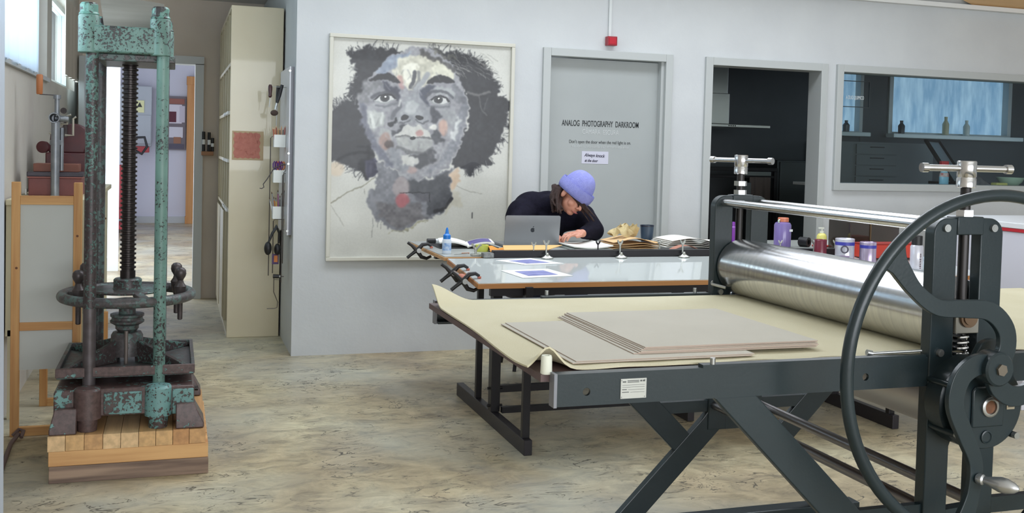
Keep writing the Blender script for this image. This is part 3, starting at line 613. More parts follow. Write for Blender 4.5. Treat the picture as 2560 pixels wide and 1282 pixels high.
# platen: tray with a rim and ribs to the corners
px0, px1, py0, py1 = -0.462, 0.096, 4.64, 5.235
plat = MB().bx(px0+0.004, px1-0.004, py0+0.004, py1-0.004, 0.404, 0.425).build('platen', verd_worn, sp, bevel=0.004)
for a, b, c, d in ((px0, px1, py0, py0+0.016), (px0, px1, py1-0.016, py1), (px0, px0+0.016, py0+0.016, py1-0.016), (px1-0.016, px1, py0+0.016, py1-0.016)):
    MB().bx(a, b, c, d, 0.410, 0.450).build('platen_rim', rust if c == py0 else verd_worn, plat, bevel=0.003)
for cx_, cy_ in ((px0+0.02, py0+0.03), (px1-0.02, py0+0.03), (px0+0.02, py1-0.03), (px1-0.02, py1-0.03)):
    a = Vector((SX, SYC, 0)); b = Vector((cx_, cy_, 0)); d = (b-a).normalized(); n = Vector((-d.y, d.x, 0))*0.012
    p0 = a+d*0.06; v = []
    for s in (n, -n): v += [(*(p0+s).xy, 0.425), (*(b+s).xy, 0.425), (*(b+s).xy, 0.436), (*(p0+s).xy, 0.525)]
    MB().add(v, [(0,1,2,3),(7,6,5,4),(0,4,5,1),(1,5,6,2),(2,6,7,3),(3,7,4,0)]).build('platen_rib', verd_mid, plat, bevel=0.003)
MB().cyl((SX, SYC-0.075, 0.425), (SX, SYC-0.075, 0.57), 0.008).build('stop_rod', mat('grey_rod', (120, 110, 104), 0.5, 0.4), sp)
MB().lathe([(0.035, 0.372), (0.05, 0.38), (0.05, 0.41)], (SX, SYC, 0)).build('platen_stem', darkiron, sp)

# ================================================================== left wall side
pine = wood('pine_frame', (208, 162, 104), (184, 132, 78), 'Z', 0.55, 26); pine_x = wood('pine_rail', (208, 162, 104), (184, 132, 78), 'X', 0.55, 26)
panel_white = mat('primed_panel', (196, 199, 194), 0.75, rgb2=(188, 190, 184), scale=2)
def rack(name, label, x0, x1, y, zt, rails, panels, wd=0.038, th=0.03):
    r = thing(name, label, 'wooden frame', ((x0+x1)/2, y, 0))
    MB().bx(x0, x0+wd, y, y+th, 0, zt).build('post', pine, r, smooth=False, bevel=0.003)
    MB().bx(x1-wd, x1, y, y+th, 0, zt).build('post', pine, r, smooth=False, bevel=0.003)
    for z0, zz in rails: MB().bx(x0+wd, x1-wd, y+0.002, y+th-0.002, z0, zz).build('rail', pine_x, r, smooth=False, bevel=0.002)
    for z0, zz in panels: MB().bx(x0+wd-0.002, x1-wd+0.002, y+0.012, y+0.018, z0, zz).build('panel', panel_white, r, smooth=False)
    for kx, kz in ((x0+0.024, 0.80), (x1-0.02, 0.95)): MB().cyl((kx, y-0.0004, kz), (kx, y+0.002, kz), 0.006, n=10).build('knot', mat('wood_knot', (104, 62, 34), 0.6), r)
    return r
rack('canvas_rack', 'pine frame rack with white panels standing in front of the cream cabinet', -0.722, -0.415, 5.29, 1.205, ((1.098, 1.14), (0.502, 0.541), (0.0, 0.043)), ((0.541, 1.098), (0.315, 0.502)))
rack('canvas_rack', 'low pine frame behind the white-panelled rack, open to the floor', -0.66, -0.40, 5.86, 0.40, ((0.0, 0.04), (0.30, 0.34)), ((0.34, 0.40),))
rack('canvas_rack', 'short pine frame standing furthest back behind the racks', -0.60, -0.36, 6.45, 0.40, ((0.0, 0.04), (0.18, 0.21)), ((0.04, 0.18),))
# cream cabinet behind the rack, tools stand on it
cab = thing('side_cabinet', 'cream painted cabinet against the left wall behind the pine rack', 'cabinet', (-0.6, 6.4, 0))
creamp = mat('cream_paint', (224, 216, 184), 0.5, rgb2=(214, 205, 172), scale=3)
MB().bx(-0.79, -0.41, 5.60, 7.6, 1.075, 1.1045).build('cabinet_top', creamp, cab, smooth=False, bevel=0.004)
MB().bx(-0.435, -0.405, 5.55, 5.58, 0.0, 1.11).build('cabinet_post', creamp, cab, smooth=False, bevel=0.003)
MB().bx(-0.79, -0.43, 6.9, 7.55, 0.42, 1.075).build('cabinet_body', creamp, cab, smooth=False, bevel=0.004)
MB().bx(-0.79, -0.74, 5.62, 6.9, 0.42, 1.075).build('cabinet_back', creamp, cab, smooth=False)
MB().bx(-0.43, -0.40, 5.58, 5.62, 1.06, 1.10).build('cabinet_rail', creamp, cab, smooth=False)
for yy in (5.62, 7.5): MB().bx(-0.78, -0.74, yy, yy+0.04, 0, 0.45).build('cabinet_leg', creamp, cab, smooth=False)
for yy in (6.92, 7.5): MB().bx(-0.47, -0.43, yy, yy+0.04, 0, 0.42).build('cabinet_leg', creamp, cab, smooth=False)
maroon = mat('maroon_paint', (124, 66, 62), 0.45, rgb2=(104, 54, 54), scale=12); maroon2 = mat('dark_maroon_iron', (88, 40, 42), 0.4, rgb2=(66, 34, 38), scale=14)
rw = mat('reddish_wood', (132, 82, 66), 0.55, rgb2=(112, 66, 54), scale=10)
bx_ = thing('tool_box', 'long maroon tool box lowest on the cream cabinet', 'box', (-0.6, 6.0, 1.105))
MB().bx(-0.735, -0.475, 5.98, 6.2, 1.105, 1.2).build('box_body', maroon, bx_, smooth=False, bevel=0.004)
MB().bx(-0.74, -0.47, 5.975, 6.205, 1.2, 1.206).build('box_lid', mat('maroon_rim', (148, 92, 84), 0.5), bx_, smooth=False)
MB().bx(-0.748, -0.742, 5.97, 6.0, 1.11, 1.14).build('corner_latch', zinc, bx_, smooth=False)
pk_ = MB().bx(-0.745, -0.468, 5.99, 6.18, 1.2065, 1.231).build('iron_plank', mat('slate_iron', (78, 74, 82), 0.45, 0.3, rgb2=(62, 58, 66), scale=14), bevel=0.003, org=(-0.6, 6.08, 1.2065)); tag(pk_, 'dark slate iron plank resting on the maroon tool box', 'iron plank')
b2 = MB().bx(-0.718, -0.492, 6.03, 6.17, 1.2315, 1.275).build('wooden_block', rw, bevel=0.003, org=(-0.6, 6.1, 1.2315)); tag(b2, 'reddish wooden block on the dark iron plank', 'wooden block')
mc = thing('bench_grinder', 'dark maroon cast iron bench machine behind the grey pipe stand', 'machine', (-0.57, 6.5, 1.105))
MB().bx(-0.70, -0.47, 6.4, 6.7, 1.105, 1.33).build('machine_base', maroon2, mc, bevel=0.008)
MB().prism([(-0.69, 1.33), (-0.50, 1.33), (-0.48, 1.40)] + arc(-0.56, 1.41, 0.09, 0, 120) + [(-0.68, 1.44)], 6.46, 6.62).build('machine_head', maroon2, mc, bevel=0.006)
MB().bx(-0.50, -0.40, 6.5, 6.66, 1.34, 1.385).bx(-0.465, -0.40, 6.48, 6.70, 1.30, 1.42).build('machine_rest', maroon2, mc, bevel=0.006)
MB().tube([(-0.60, 6.44, 1.42), (-0.60, 6.44, 1.50), (-0.585, 6.44, 1.505)], 0.012).build('machine_lever', iron, mc)
MB().lathe([(0.03, 0), (0.034, 0.004), (0.034, 0.03), (0.02, 0.034)], M=axisM((-0.71, 6.45, 1.36), (-0.3, -1, 0))).build('machine_knob', maroon2, mc)
bin_ = MB().bx(-0.47, -0.425, 6.75, 7.0, 1.105, 1.30).build('wooden_box', wood('box_wood', (190, 150, 110), (172, 132, 94), 'Z'), bevel=0.004, org=(-0.45, 6.9, 1.105)); tag(bin_, 'small pale wooden box beside the maroon bench machine', 'box')
# the pipe stand with crank
gp = mat('galvanised_grey', (142, 146, 150), 0.38, 0.6, rgb2=(120, 124, 130), scale=20)
ps = thing('pipe_stand', 'grey pipe stand with an orange-gripped crank, rising from the maroon tool box', 'tool stand', (-0.602, 6.0, 1.16))
MB().cyl((-0.602, 5.950, 1.107), (-0.602, 5.950, 1.50), 0.0215).build('stand_pipe', gp, ps)
MB().lathe([(0.026, 1.375), (0.029, 1.378), (0.029, 1.40), (0.026, 1.403)], (-0.602, 5.965, 0)).build('pipe_collar', gp, ps)
MB().cyl((-0.575, 5.985, 1.24), (-0.575, 5.985, 1.47), 0.011).build('side_pipe', gp, ps)
MB().lathe([(0.001, 0.10), (0.0215, 0.10), (0.0215, 0.002), (0.023, 0), (0.027, 0), (0.028, 0.002), (0.028, 0.125), (0.001, 0.125)], M=axisM((-0.607, 5.925, 1.52), (0, 1, 0)), cap=False).cyl((-0.61, 5.97, 1.52), (-0.545, 5.99, 1.515), 0.016).build('pipe_tee', gp, ps)
MB().cyl((-0.597, 5.965, 1.53), (-0.597, 5.965, 1.63), 0.0125).cyl((-0.597, 5.965, 1.622), (-0.597, 5.965, 1.642), 0.019).build('crank_post', gp, ps)
MB().tube([(-0.597, 5.965, 1.641), (-0.683, 5.965, 1.643)], 0.0028).build('crank_arm', iron, ps)
MB().lathe([(0.013, 1.643), (0.0155, 1.648), (0.0165, 1.70), (0.0165, 1.742), (0.012, 1.748)], (-0.683, 5.965, 0)).build('crank_grip', mat('orange_wood', (176, 108, 62), 0.5), ps)
MB().tube([(-0.58, 5.99, 1.49), (-0.55, 6.0, 1.49), (-0.55, 6.0, 1.535), (-0.53, 6.0, 1.54)], 0.006).tube([(-0.56, 6.0, 1.43), (-0.52, 6.0, 1.43), (-0.52, 6.0, 1.52), (-0.505, 6.0, 1.53)], 0.006).tube([(-0.635, 5.97, 1.44), (-0.60, 5.97, 1.435)], 0.006).build('valve_pipes', mat('pale_brass', (176, 170, 156), 0.4, 0.5), ps)
MB().cyl((-0.565, 5.98, 1.56), (-0.565, 5.96, 1.56), 0.016).build('set_knob', darkiron, ps)
# iron rod lying on the floor
ir = MB().tube([(-0.675, 5.22, 0.03), (-0.69, 5.10, 0.02), (-0.665, 4.5, 0.012)], [0.010, 0.010, 0.010], 10).tube([(-0.70, 5.235, 0.02), (-0.675, 5.25, 0.045), (-0.655, 5.235, 0.04), (-0.66, 5.20, 0.02)], 0.009, 8).build('iron_rod', mat('rod_brown', (110, 92, 88), 0.5, 0.4), org=(-0.67, 4.9, 0)); tag(ir, 'thin iron rod with a hooked end lying on the floor by the left wall', 'rod')
# ---- curtains
def curtain(name, label, x, ya, yb, z0, zt, amp, n, m, sway=0.0, dx=0.0):
    def fn(u, v):
        y = ya+(yb-ya)*u; return (x + amp*math.sin(u*n*2*PI)+0.4*amp*math.sin(u*n*4.7*PI+1)+dx*v, y + sway*v*math.sin(u*5), zt+(z0-zt)*v)
    o = MB().sheet(fn, 70, 24, 0.002).build(name, m, org=(x, (ya+yb)/2, z0)); return tag(o, label, 'curtain')
def cloth(name, rgb, tl=0.4):
    m = bpy.data.materials.new(name); m.use_nodes = True; nt = m.node_tree; N = nt.nodes; L = nt.links; p = N['Principled BSDF']
    p.inputs['Base Color'].default_value = lin(rgb); p.inputs['Roughness'].default_value = 0.85
    t = N.new('ShaderNodeBsdfTranslucent'); t.inputs[0].default_value = lin(rgb); mx = N.new('ShaderNodeMixShader'); mx.inputs[0].default_value = tl
    L.new(p.outputs[0], mx.inputs[1]); L.new(t.outputs[0], mx.inputs[2]); L.new(mx.outputs[0], N['Material Output'].inputs[0]); return m
sheer = cloth('white_sheer', (226, 232, 240), 0.6)
curtain('window_curtain', 'white sheer curtain drawn over the high ribbon window', -0.775, 5.0, 6.72, 1.79, 2.62, 0.012, 5, sheer)
curtain('window_curtain', 'beige drape hanging beyond the sheer curtain at the end of the left wall', -0.745, 7.9, 9.3, 1.86, 2.41, 0.014, 5, cloth('beige_drape', (190, 180, 168), 0.12))
curtain('floor_curtain', 'long white curtain falling to the floor before the pine rack', -0.598, 3.5, 4.16, 0.015, 2.7, 0.012, 4, cloth('white_curtain', (216, 222, 230), 0.35), dx=0.012)
# ---- far end: open door leaf, coat
lf = thing('door_leaf', 'dark grey door leaf standing open beside the far doorway', 'door', (-0.70, 9.2, 0))
MB().bx(-0.72, -0.675, 8.72, 9.58, 0.01, 2.06).build('leaf', grey_paint, lf, smooth=False, bevel=0.003)
MB().tube([(-0.675, 8.82, 1.0), (-0.62, 8.82, 1.0), (-0.62, 8.93, 1.0)], 0.009).build('leaf_handle', zinc, lf)
def coat_fn(u, v):
    a = u*PI*1.1-0.05*PI; w_ = 0.05+0.17*v**0.7; return (-0.636+0.075*math.sin(a)*(0.5+0.5*v)+0.015*math.sin(u*17)*v, 9.27-w_*math.cos(a), 1.50-1.02*v)
ct = MB().sheet(coat_fn, 24, 16, 0.006).build('apron', mat('dark_apron', (58, 54, 62), 0.9), org=(-0.63, 9.0, 0.5)); tag(ct, 'dark apron hanging on the open grey door leaf', 'apron')
# ---- things in the hall
gd = thing('glass_door', 'bright white glazed door leaf standing open in the hall', 'glass door', (-0.62, 11.8, 0))
wpaint = mat('door_white', (236, 240, 244), 0.4)
MB().bx(-0.86, -0.80, 11.75, 11.80, 0, 2.25).bx(-0.62, -0.56, 11.75, 11.80, 0, 2.25).bx(-0.80, -0.62, 11.75, 11.80, 0, 0.14).bx(-0.80, -0.62, 11.75, 11.80, 2.15, 2.25).build('door_frame', wpaint, gd, smooth=False)
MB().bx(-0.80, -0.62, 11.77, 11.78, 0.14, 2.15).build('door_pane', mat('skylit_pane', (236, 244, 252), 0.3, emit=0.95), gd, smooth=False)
YH = 18.46
ec = thing('electric_cabinet', 'grey metal electric cabinet with a yellow warning sign in the hall', 'cabinet', (-0.66, 18.3, 0))
grm = mat('cabinet_grey', (172, 178, 182), 0.45)
MB().bx(-1.02, -0.37, 18.2, YH, 1.30, 2.30).build('cabinet_body', grm, ec, smooth=False, bevel=0.01)
MB().bx(-0.78, -0.38, 18.185, 18.2, 1.34, 1.82).build('cabinet_door', grm, ec, smooth=False, bevel=0.006)
MB().bx(-0.63, -0.49, 18.18, 18.19, 1.86, 2.06).build('warning_sign', mat('pale_yellow', (226, 226, 170), 0.6), ec, smooth=False)
MB().prism([(-0.60, 1.95), (-0.52, 1.95), (-0.56, 2.03)], 18.175, 18.18).build('warning_mark', mat('black_print', (40, 44, 40), 0.6), ec, smooth=False)
ps_ = thing('notice_board', 'notice board crowded with posters beside the wooden pillar in the hall', 'notice board', (0.05, 18.4, 1.3))
MB().bx(-0.17, 0.175, YH-0.03, YH, 1.25, 2.16).build('board', mat('board_grey', (120, 112, 116), 0.8), ps_, smooth=False)
for k, (a, b, c, d, col) in enumerate(((-0.16, 0.11, 1.70, 2.02, (214, 208, 214)), (-0.15, 0.02, 1.72, 1.90, (92, 40, 52)), (-0.16, 0.13, 1.46, 1.64, (206, 204, 210)), (-0.02, 0.10, 1.36, 1.47, (150, 106, 82)), (-0.16, 0.15, 1.27, 1.35, (88, 84, 98)), (-0.10, 0.15, 2.03, 2.12, (150, 96, 84)), (0.07, 0.16, 1.72, 2.0, (196, 190, 200)))):
    MB().bx(a, b, YH-0.036-0.001*k, YH-0.031-0.001*k, c, d).build('poster', mat('poster_%d' % k, col, 0.7), ps_, smooth=False)
pp = MB().bx(0.19, 0.40, YH-0.16, YH, 0.0, 2.46).bx(0.18, 0.41, YH-0.17, YH, 2.36, 2.50).bx(0.18, 0.41, YH-0.17, YH, 0, 0.12).build('wooden_pillar', wood('orange_pine', (196, 142, 84), (180, 124, 68), 'Z'), smooth=False, bevel=0.004, org=(0.3, 18.4, 0)); tag(pp, 'orange pine pillar against the hall wall', 'pillar')
pt = thing('pallet_truck', 'red pallet truck parked by the hall wall with its black loop handle up', 'pallet truck', (-0.75, 17.5, 0))
red = mat('truck_red', (170, 52, 56), 0.45)
MB().bx(-1.0, -0.70, 17.3, 17.5, 0.15, 0.30).bx(-1.0, -0.88, 16.4, 17.4, 0.06, 0.12).bx(-0.82, -0.70, 16.4, 17.4, 0.06, 0.12).build('fork_frame', red, pt, bevel=0.01)
MB().bx(-1.02, -0.78, 17.5, 17.7, 0.30, 1.0).build('pump_body', red, pt, bevel=0.02)
MB().cyl((-0.9, 17.55, 0.3), (-0.62, 17.5, 1.25), 0.03).build('tiller', mat('black_plastic', (30, 30, 32), 0.45), pt)
MB().tube([(-0.62, 17.5, 1.25), (-0.5, 17.5, 1.18), (-0.42, 17.5, 1.3), (-0.46, 17.5, 1.45), (-0.62, 17.5, 1.44), (-0.7, 17.5, 1.34)], 0.022, closed=True).build('loop_handle', MATS['black_plastic'], pt)
for xx in (-0.95, -0.74): MB().cyl((xx-0.04, 17.55, 0.09), (xx+0.04, 17.55, 0.09), 0.09).build('wheel', MATS['black_plastic'], pt)
rb = MB().bx(-0.80, -0.40, 18.05, 18.2, 1.20, 1.30).build('red_tray', red, smooth=False, bevel=0.01, org=(-0.6, 18.1, 1.2)); tag(rb, 'red tray fixed under the grey electric cabinet', 'tray')
# ================================================================== portrait
def vnoise(h, w_, cells, seed):
    r = np.random.RandomState(seed); g = r.rand(int(cells*h/w_)+3, cells+3)
    ys = np.linspace(0, g.shape[0]-2.001, h); xs = np.linspace(0, g.shape[1]-2.001, w_)
    yi, xi = ys.astype(int), xs.astype(int); fy, fx = (ys-yi)[:, None], (xs-xi)[None, :]
    fy, fx = fy*fy*(3-2*fy), fx*fx*(3-2*fx)
    a, b, c, d = g[yi][:, xi], g[yi][:, xi+1], g[yi+1][:, xi], g[yi+1][:, xi+1]
    return a*(1-fx)*(1-fy)+b*fx*(1-fy)+c*(1-fx)*fy+d*fx*fy
def paint_portrait(nu, nv):
    """brush-painted head on pale canvas; coordinates below are a 1068 x 1282 layout"""
    U, V = np.meshgrid(np.linspace(0, 1, nu), np.linspace(0, 1, nv))
    tl, tr, bl, br = (84, 45), (1018, 108), (50, 1215), (992, 1225)
    X = (tl[0]*(1-U)+tr[0]*U)*(1-V)+(bl[0]*(1-U)+br[0]*U)*V; Y = (tl[1]*(1-U)+tr[1]*U)*(1-V)+(bl[1]*(1-U)+br[1]*U)*V
    n1, n2, n3, n4 = [vnoise(nv, nu, c, s) for c, s in ((9, 1), (28, 2), (70, 3), (160, 4))]
    m1, m2 = vnoise(nv, nu, 30, 11), vnoise(nv, nu, 90, 12)
    WX = X+(n2-.5)*26+(n3-.5)*14+(n4-.5)*6; WY = Y+(m1-.5)*26+(m2-.5)*16
    img = np.zeros((nv, nu, 3)); img[:] = (196, 197, 195); img += ((n1-.5)*10+(n4-.5)*5)[..., None]
    def blur(m, k):
        for _ in range(k):
            m = (m+np.roll(m, 1, 0)+np.roll(m, -1, 0))/3; m = (m+np.roll(m, 1, 1)+np.roll(m, -1, 1))/3
        return m
    def put(mask, col, a=1.0, var=0):
        nonlocal img
        c = np.array(col, float)[None, None, :] + ((n3-.5)*var+(n2-.5)*var)[..., None]
        img = img*(1-(mask*a)[..., None])+c*(mask*a)[..., None]
    def poly(pts, col, a=1.0, soft=2, var=14, warp=1.0):
        px, py = X+(WX-X)*warp, Y+(WY-Y)*warp; ins = np.zeros(X.shape, bool); k = len(pts)
        for i in range(k):
            (x0, y0), (x1, y1) = pts[i], pts[(i+1) % k]
            if y0 == y1: continue
            c = ((y0 > py) != (y1 > py)) & (px < (x1-x0)*(py-y0)/(y1-y0)+x0); ins ^= c
        put(blur(ins.astype(float), soft), col, a, var)
    def ell(cx, cy, rx, ry, col, a=1.0, soft=2, var=8, ang=0, warp=0.4):
        px, py = X+(WX-X)*warp-cx, Y+(WY-Y)*warp-cy; t = math.radians(ang); q = px*math.cos(t)+py*math.sin(t); r = -px*math.sin(t)+py*math.cos(t)
        put(blur(((q/rx)**2+(r/ry)**2 < 1).astype(float), soft), col, a, var)
    def line(pts, w, col, a=1.0, soft=1, var=6, warp=0.25, taper=False):
        px, py = X+(WX-X)*warp, Y+(WY-Y)*warp; best = np.full(X.shape, 1e9); n = len(pts)-1
        for i in range(n):
            (x0, y0), (x1, y1) = pts[i], pts[i+1]; dx, dy = x1-x0, y1-y0; t = np.clip(((px-x0)*dx+(py-y0)*dy)/(dx*dx+dy*dy+1e-9), 0, 1)
            d = np.hypot(px-x0-t*dx, py-y0-t*dy); s = (i+t)/n; best = np.minimum(best, d/(w*(1-0.75*np.abs(2*s-1)**2) if taper else w))
        put(blur((best < 0.5).astype(float), soft), col, a, var)
    z = lambda L: [(x*.5332+170.9, y*.5332+106.8) for x, y in L]        # face detail layout
    zp = lambda x, y: (x*.5332+170.9, y*.5332+106.8)
    DK, DK2 = (48, 49, 54), (38, 39, 44)
    # halo and hair
    poly([(150, 140), (250, 92), (330, 100), (440, 105), (360, 170), (300, 240), (240, 320), (205, 390), (165, 340), (190, 260), (188, 200)], DK, 1, 3, 16, 1.6)
    poly([(75, 415), (110, 390), (210, 365), (230, 450), (260, 560), (290, 680), (300, 775), (235, 790), (170, 745), (60, 690), (55, 600)], DK, 1, 3, 12, 1.3)
    poly([(520, 140), (600, 105), (700, 125), (800, 150), (880, 205), (935, 285), (970, 380), (1010, 395), (1000, 520), (980, 590), (930, 660), (900, 720), (830, 755), (805, 790), (760, 765), (690, 745), (720, 650), (760, 560), (780, 450), (760, 340), (710, 260), (640, 200)], DK, 1, 3, 14, 1.6)
    poly([(60, 600), (130, 592), (240, 605), (270, 660), (180, 668), (60, 655)], DK2, .8, 2, 6)
    poly([(230, 700), (300, 690), (300, 780), (240, 790)], (62, 62, 84), .9, 3)
    edge = [[(150, 140), (250, 95), (420, 108)], [(190, 190), (190, 260), (165, 340), (205, 390)], [(75, 412), (120, 388), (210, 366)], [(60, 690), (170, 745), (240, 790)],
            [(530, 140), (600, 105), (700, 122), (800, 148)], [(800, 148), (880, 203), (935, 284), (970, 380)], [(1010, 395), (1000, 520), (978, 592), (930, 660)], [(930, 660), (890, 724), (820, 760), (760, 765)]]
    for k in range(240):   # scratchy dry-brush strokes along the hair
        r = np.random.RandomState(100+k); L_ = edge[k % len(edge)]; i = r.randint(len(L_)-1); s = r.rand(); (xa, ya), (xb, yb) = L_[i], L_[i+1]
        x0, y0 = xa+(xb-xa)*s+r.uniform(-8, 8), ya+(yb-ya)*s+r.uniform(-8, 8); tx, ty = xb-xa, yb-ya; q = math.hypot(tx, ty); nx, ny = ty/q, -tx/q
        if (x0+nx*20-490)**2+(y0+ny*20-450)**2 < (x0-490)**2+(y0-450)**2: nx, ny = -nx, -ny
        l = r.uniform(14, 34); b = r.uniform(-.9, .9); c = [(58, 59, 64), (72, 73, 78), (150, 151, 152)][k % 3]
        line([(x0-nx*10, y0-ny*10), (x0+nx*l*.5+tx/q*b*12, y0+ny*l*.5+ty/q*b*12), (x0+nx*l+tx/q*b*28, y0+ny*l+ty/q*b*28)], r.uniform(1.5, 4.5), c, .75, 1)
    for k in range(60):   # light curls in the right hair
        r = np.random.RandomState(300+k); x0, y0 = r.uniform(620, 900), r.uniform(120, 210)+r.rand()*r.rand()*120
        line([(x0, y0), (x0+25, y0+10), (x0+r.uniform(30, 60), y0+r.uniform(20, 44))], r.uniform(1.5, 4), (150, 150, 148), .6, 1)
    line([(780, 345), (840, 360), (900, 345)], 14, (128, 128, 128), .7, 3); line([(840, 370), (850, 430), (880, 470)], 8, (120, 120, 122), .6, 2)
    line([(890, 380), (870, 440)], 6, (110, 110, 112), .6, 2)
    # shirt hints, tan shadow
    ell(90, 745, 40, 40, (204, 190, 174), .8, 8); poly([(680, 770), (720, 750), (740, 790), (700, 880), (690, 840)], (196, 172, 150), .8, 4)
    line([(290, 790), (220, 840), (150, 870), (60, 930)], 7, (140, 138, 126), .8, 1); line([(720, 845), (790, 875), (860, 890)], 4, (150, 150, 146), .7)
    line([(235, 850), (236, 880)], 4, (130, 130, 126), .8)
    poly([(690, 850), (750, 900), (760, 960), (700, 960), (640, 1000)], (186, 183, 172), .7, 4)
    # neck
    poly([(295, 700), (420, 780), (560, 810), (690, 740), (692, 900), (640, 975), (540, 1035), (400, 1085), (330, 1050), (270, 990), (248, 915), (290, 830)], (124, 126, 134), 1, 3, 20, 1.2)
    poly([(460, 815), (560, 815), (680, 760), (692, 905), (640, 975), (570, 1000), (560, 930), (470, 875)], (82, 84, 90), .95, 3, 10)
    poly([(300, 930), (520, 930), (560, 1020), (400, 1060), (300, 1000)], (112, 110, 114), .8, 4, 20)
    ell(425, 850, 45, 60, (168, 158, 160), .7, 6); ell(430, 915, 36, 40, (164, 96, 102), .85, 6); ell(545, 900, 50, 30, (96, 96, 104), .7, 4)
    line([(415, 876), (570, 876), (578, 930)], 4, (40, 42, 46), .9); line([(600, 980), (660, 960), (690, 910)], 16, (56, 56, 60), .9, 2)
    line([(370, 1085), (450, 1070), (560, 1035)], 9, (150, 148, 130), .8, 2, 20, 1)
    for xx, y0, y1 in ((275, 1010, 1100), (300, 1020, 1060), (318, 1030, 1070), (270, 1080, 1110)): line([(xx, y0), (xx-1, y1)], 3.5, (140, 140, 140), .8)
    line([(803, 990), (802, 1018)], 7, (90, 90, 92), .9); line([(65, 940), (100, 1000), (130, 1050)], 4, (160, 160, 156), .7)
    # face base
    poly([(300, 230), (360, 150), (470, 105), (600, 112), (700, 190), (750, 300), (778, 420), (765, 540), (735, 640), (685, 730), (600, 790), (500, 812), (420, 782), (340, 705), (270, 620), (230, 520), (205, 400), (235, 300)], (146, 147, 154), 1, 3, 26, .8)
    poly(z([(80, 500), (150, 560), (180, 800), (300, 1010), (420, 1200), (330, 1180), (200, 1000), (90, 760)]), (104, 107, 122), .8, 6, 18)
    poly(z([(1090, 420), (1130, 600), (1090, 880), (960, 1120), (780, 1260), (700, 1270), (860, 1130), (1000, 900), (1050, 620)]), (128, 131, 140), .9, 6, 24)
    # forehead
    poly(z([(240, 240), (330, 110), (470, 40), (600, 50), (560, 130), (420, 210), (300, 290)]), (138, 148, 166), .9, 5, 26)
    poly(z([(480, 110), (660, 60), (900, 150), (1010, 240), (1000, 330), (860, 290), (760, 350), (640, 420), (560, 400), (470, 310), (400, 250)]), (190, 189, 178), .95, 4, 30)
    poly(z([(500, 190), (590, 150), (650, 160), (640, 230), (590, 330), (545, 350), (510, 290)]), (214, 214, 206), 1, 3, 10); poly(z([(800, 190), (900, 180), (1005, 250), (1000, 320), (880, 290), (790, 300)]), (206, 206, 194), .95, 3, 14)
    line(z([(690, 60), (790, 110), (900, 150), (1000, 200)]), 30, (84, 83, 84), .85, 3, 30, 1.2); line(z([(820, 20), (900, 80), (1000, 110)]), 20, (96, 96, 92), .8, 2, 40, 1.2)
    line(z([(615, 240), (605, 330), (575, 385)]), 20, (84, 86, 92), .95, 2); line(z([(650, 240), (660, 320), (600, 400)]), 15, (128, 130, 132), .9, 2); line(z([(740, 270), (690, 340), (620, 420)]), 28, (150, 154, 162), .9, 3)
    line(z([(470, 290), (490, 390)]), 26, (176, 140, 138), .7, 4)
    # temples
    poly(z([(60, 470), (110, 330), (220, 300), (300, 330), (200, 440), (150, 520), (90, 560)]), (124, 125, 130), .8, 5, 22)
    poly(z([(1000, 350), (1080, 420), (1110, 520), (1040, 560), (960, 480)]), (112, 114, 122), .85, 5, 20)
    # eye sockets
    poly(z([(290, 340), (400, 380), (480, 460), (470, 560), (430, 520), (330, 450), (290, 400)]), (66, 68, 82), .92, 4, 12)
    poly(z([(640, 470), (700, 400), (780, 360), (830, 380), (740, 440), (720, 520), (760, 600), (700, 560)]), (74, 78, 92), .92, 4, 12)
    poly(z([(880, 380), (1000, 390), (1030, 460), (1000, 520), (920, 460), (800, 450), (810, 400)]), (164, 168, 172), .9, 4, 16)
    # brows
    line(z([(185, 325), (260, 288), (350, 282), (430, 315), (470, 345)]), 34, DK2, 1, 2, 8, .4, True); line(z([(740, 350), (810, 318), (880, 306), (960, 325), (1010, 345)]), 34, DK2, 1, 2, 8, .4, True)
    # eyes
    for pts, pc, lid in (([(215, 520), (270, 470), (330, 455), (390, 470), (425, 510), (360, 540), (280, 545)], (322, 495), [(200, 490), (260, 450), (340, 435), (410, 460), (440, 500)]),
                         ([(765, 525), (810, 490), (870, 480), (930, 505), (950, 545), (890, 570), (810, 560)], (845, 518), [(720, 480), (780, 440), (870, 425), (950, 450), (990, 500)])):
        line(z(lid), 16, (78, 80, 88), .8, 2); poly(z(pts), (196, 198, 200), 1, 1, 8, .2)
        ell(*zp(*pc), 24, 20, (60, 62, 66), 1, 1, 4, 0, .1); ell(*zp(pc[0], pc[1]), 12, 12, (24, 25, 28), 1, 1, 2, 0, .05); ell(*zp(pc[0]+6, pc[1]-14), 5, 4.5, (226, 228, 230), 1, 0, 0, 0, 0)
        line(z([pts[0], pts[1], pts[2], pts[3], pts[4]]), 9, (40, 41, 46), .95, 1); line(z([pts[4], pts[5], pts[6], pts[0]]), 9, (150, 153, 158), .9, 1)
        line(z([(pts[6][0]-40, pts[6][1]+25), (pts[6][0]+40, pts[6][1]+32), (pts[4][0], pts[4][1]+40)]), 10, (104, 107, 114), .7, 2)
    # nose
    poly(z([(510, 500), (600, 430), (660, 440), (700, 560), (750, 620), (750, 720), (690, 755), (600, 740), (500, 750), (430, 740), (415, 690), (450, 640), (500, 570)]), (146, 149, 156), .95, 4, 18, .6)
    poly(z([(540, 560), (600, 530), (650, 570), (640, 650), (590, 680), (540, 640)]), (176, 180, 184), .8, 4); line(z([(460, 540), (470, 580), (410, 640), (390, 690)]), 22, (98, 100, 108), .85, 3); line(z([(475, 520), (455, 570)]), 12, (196, 198, 200), .8, 2)
    ell(*zp(512, 692), 20, 13, (34, 35, 40), 1, 1, 4, -25, .2); ell(*zp(658, 694), 22, 13, (34, 35, 40), 1, 1, 4, 12, .2)
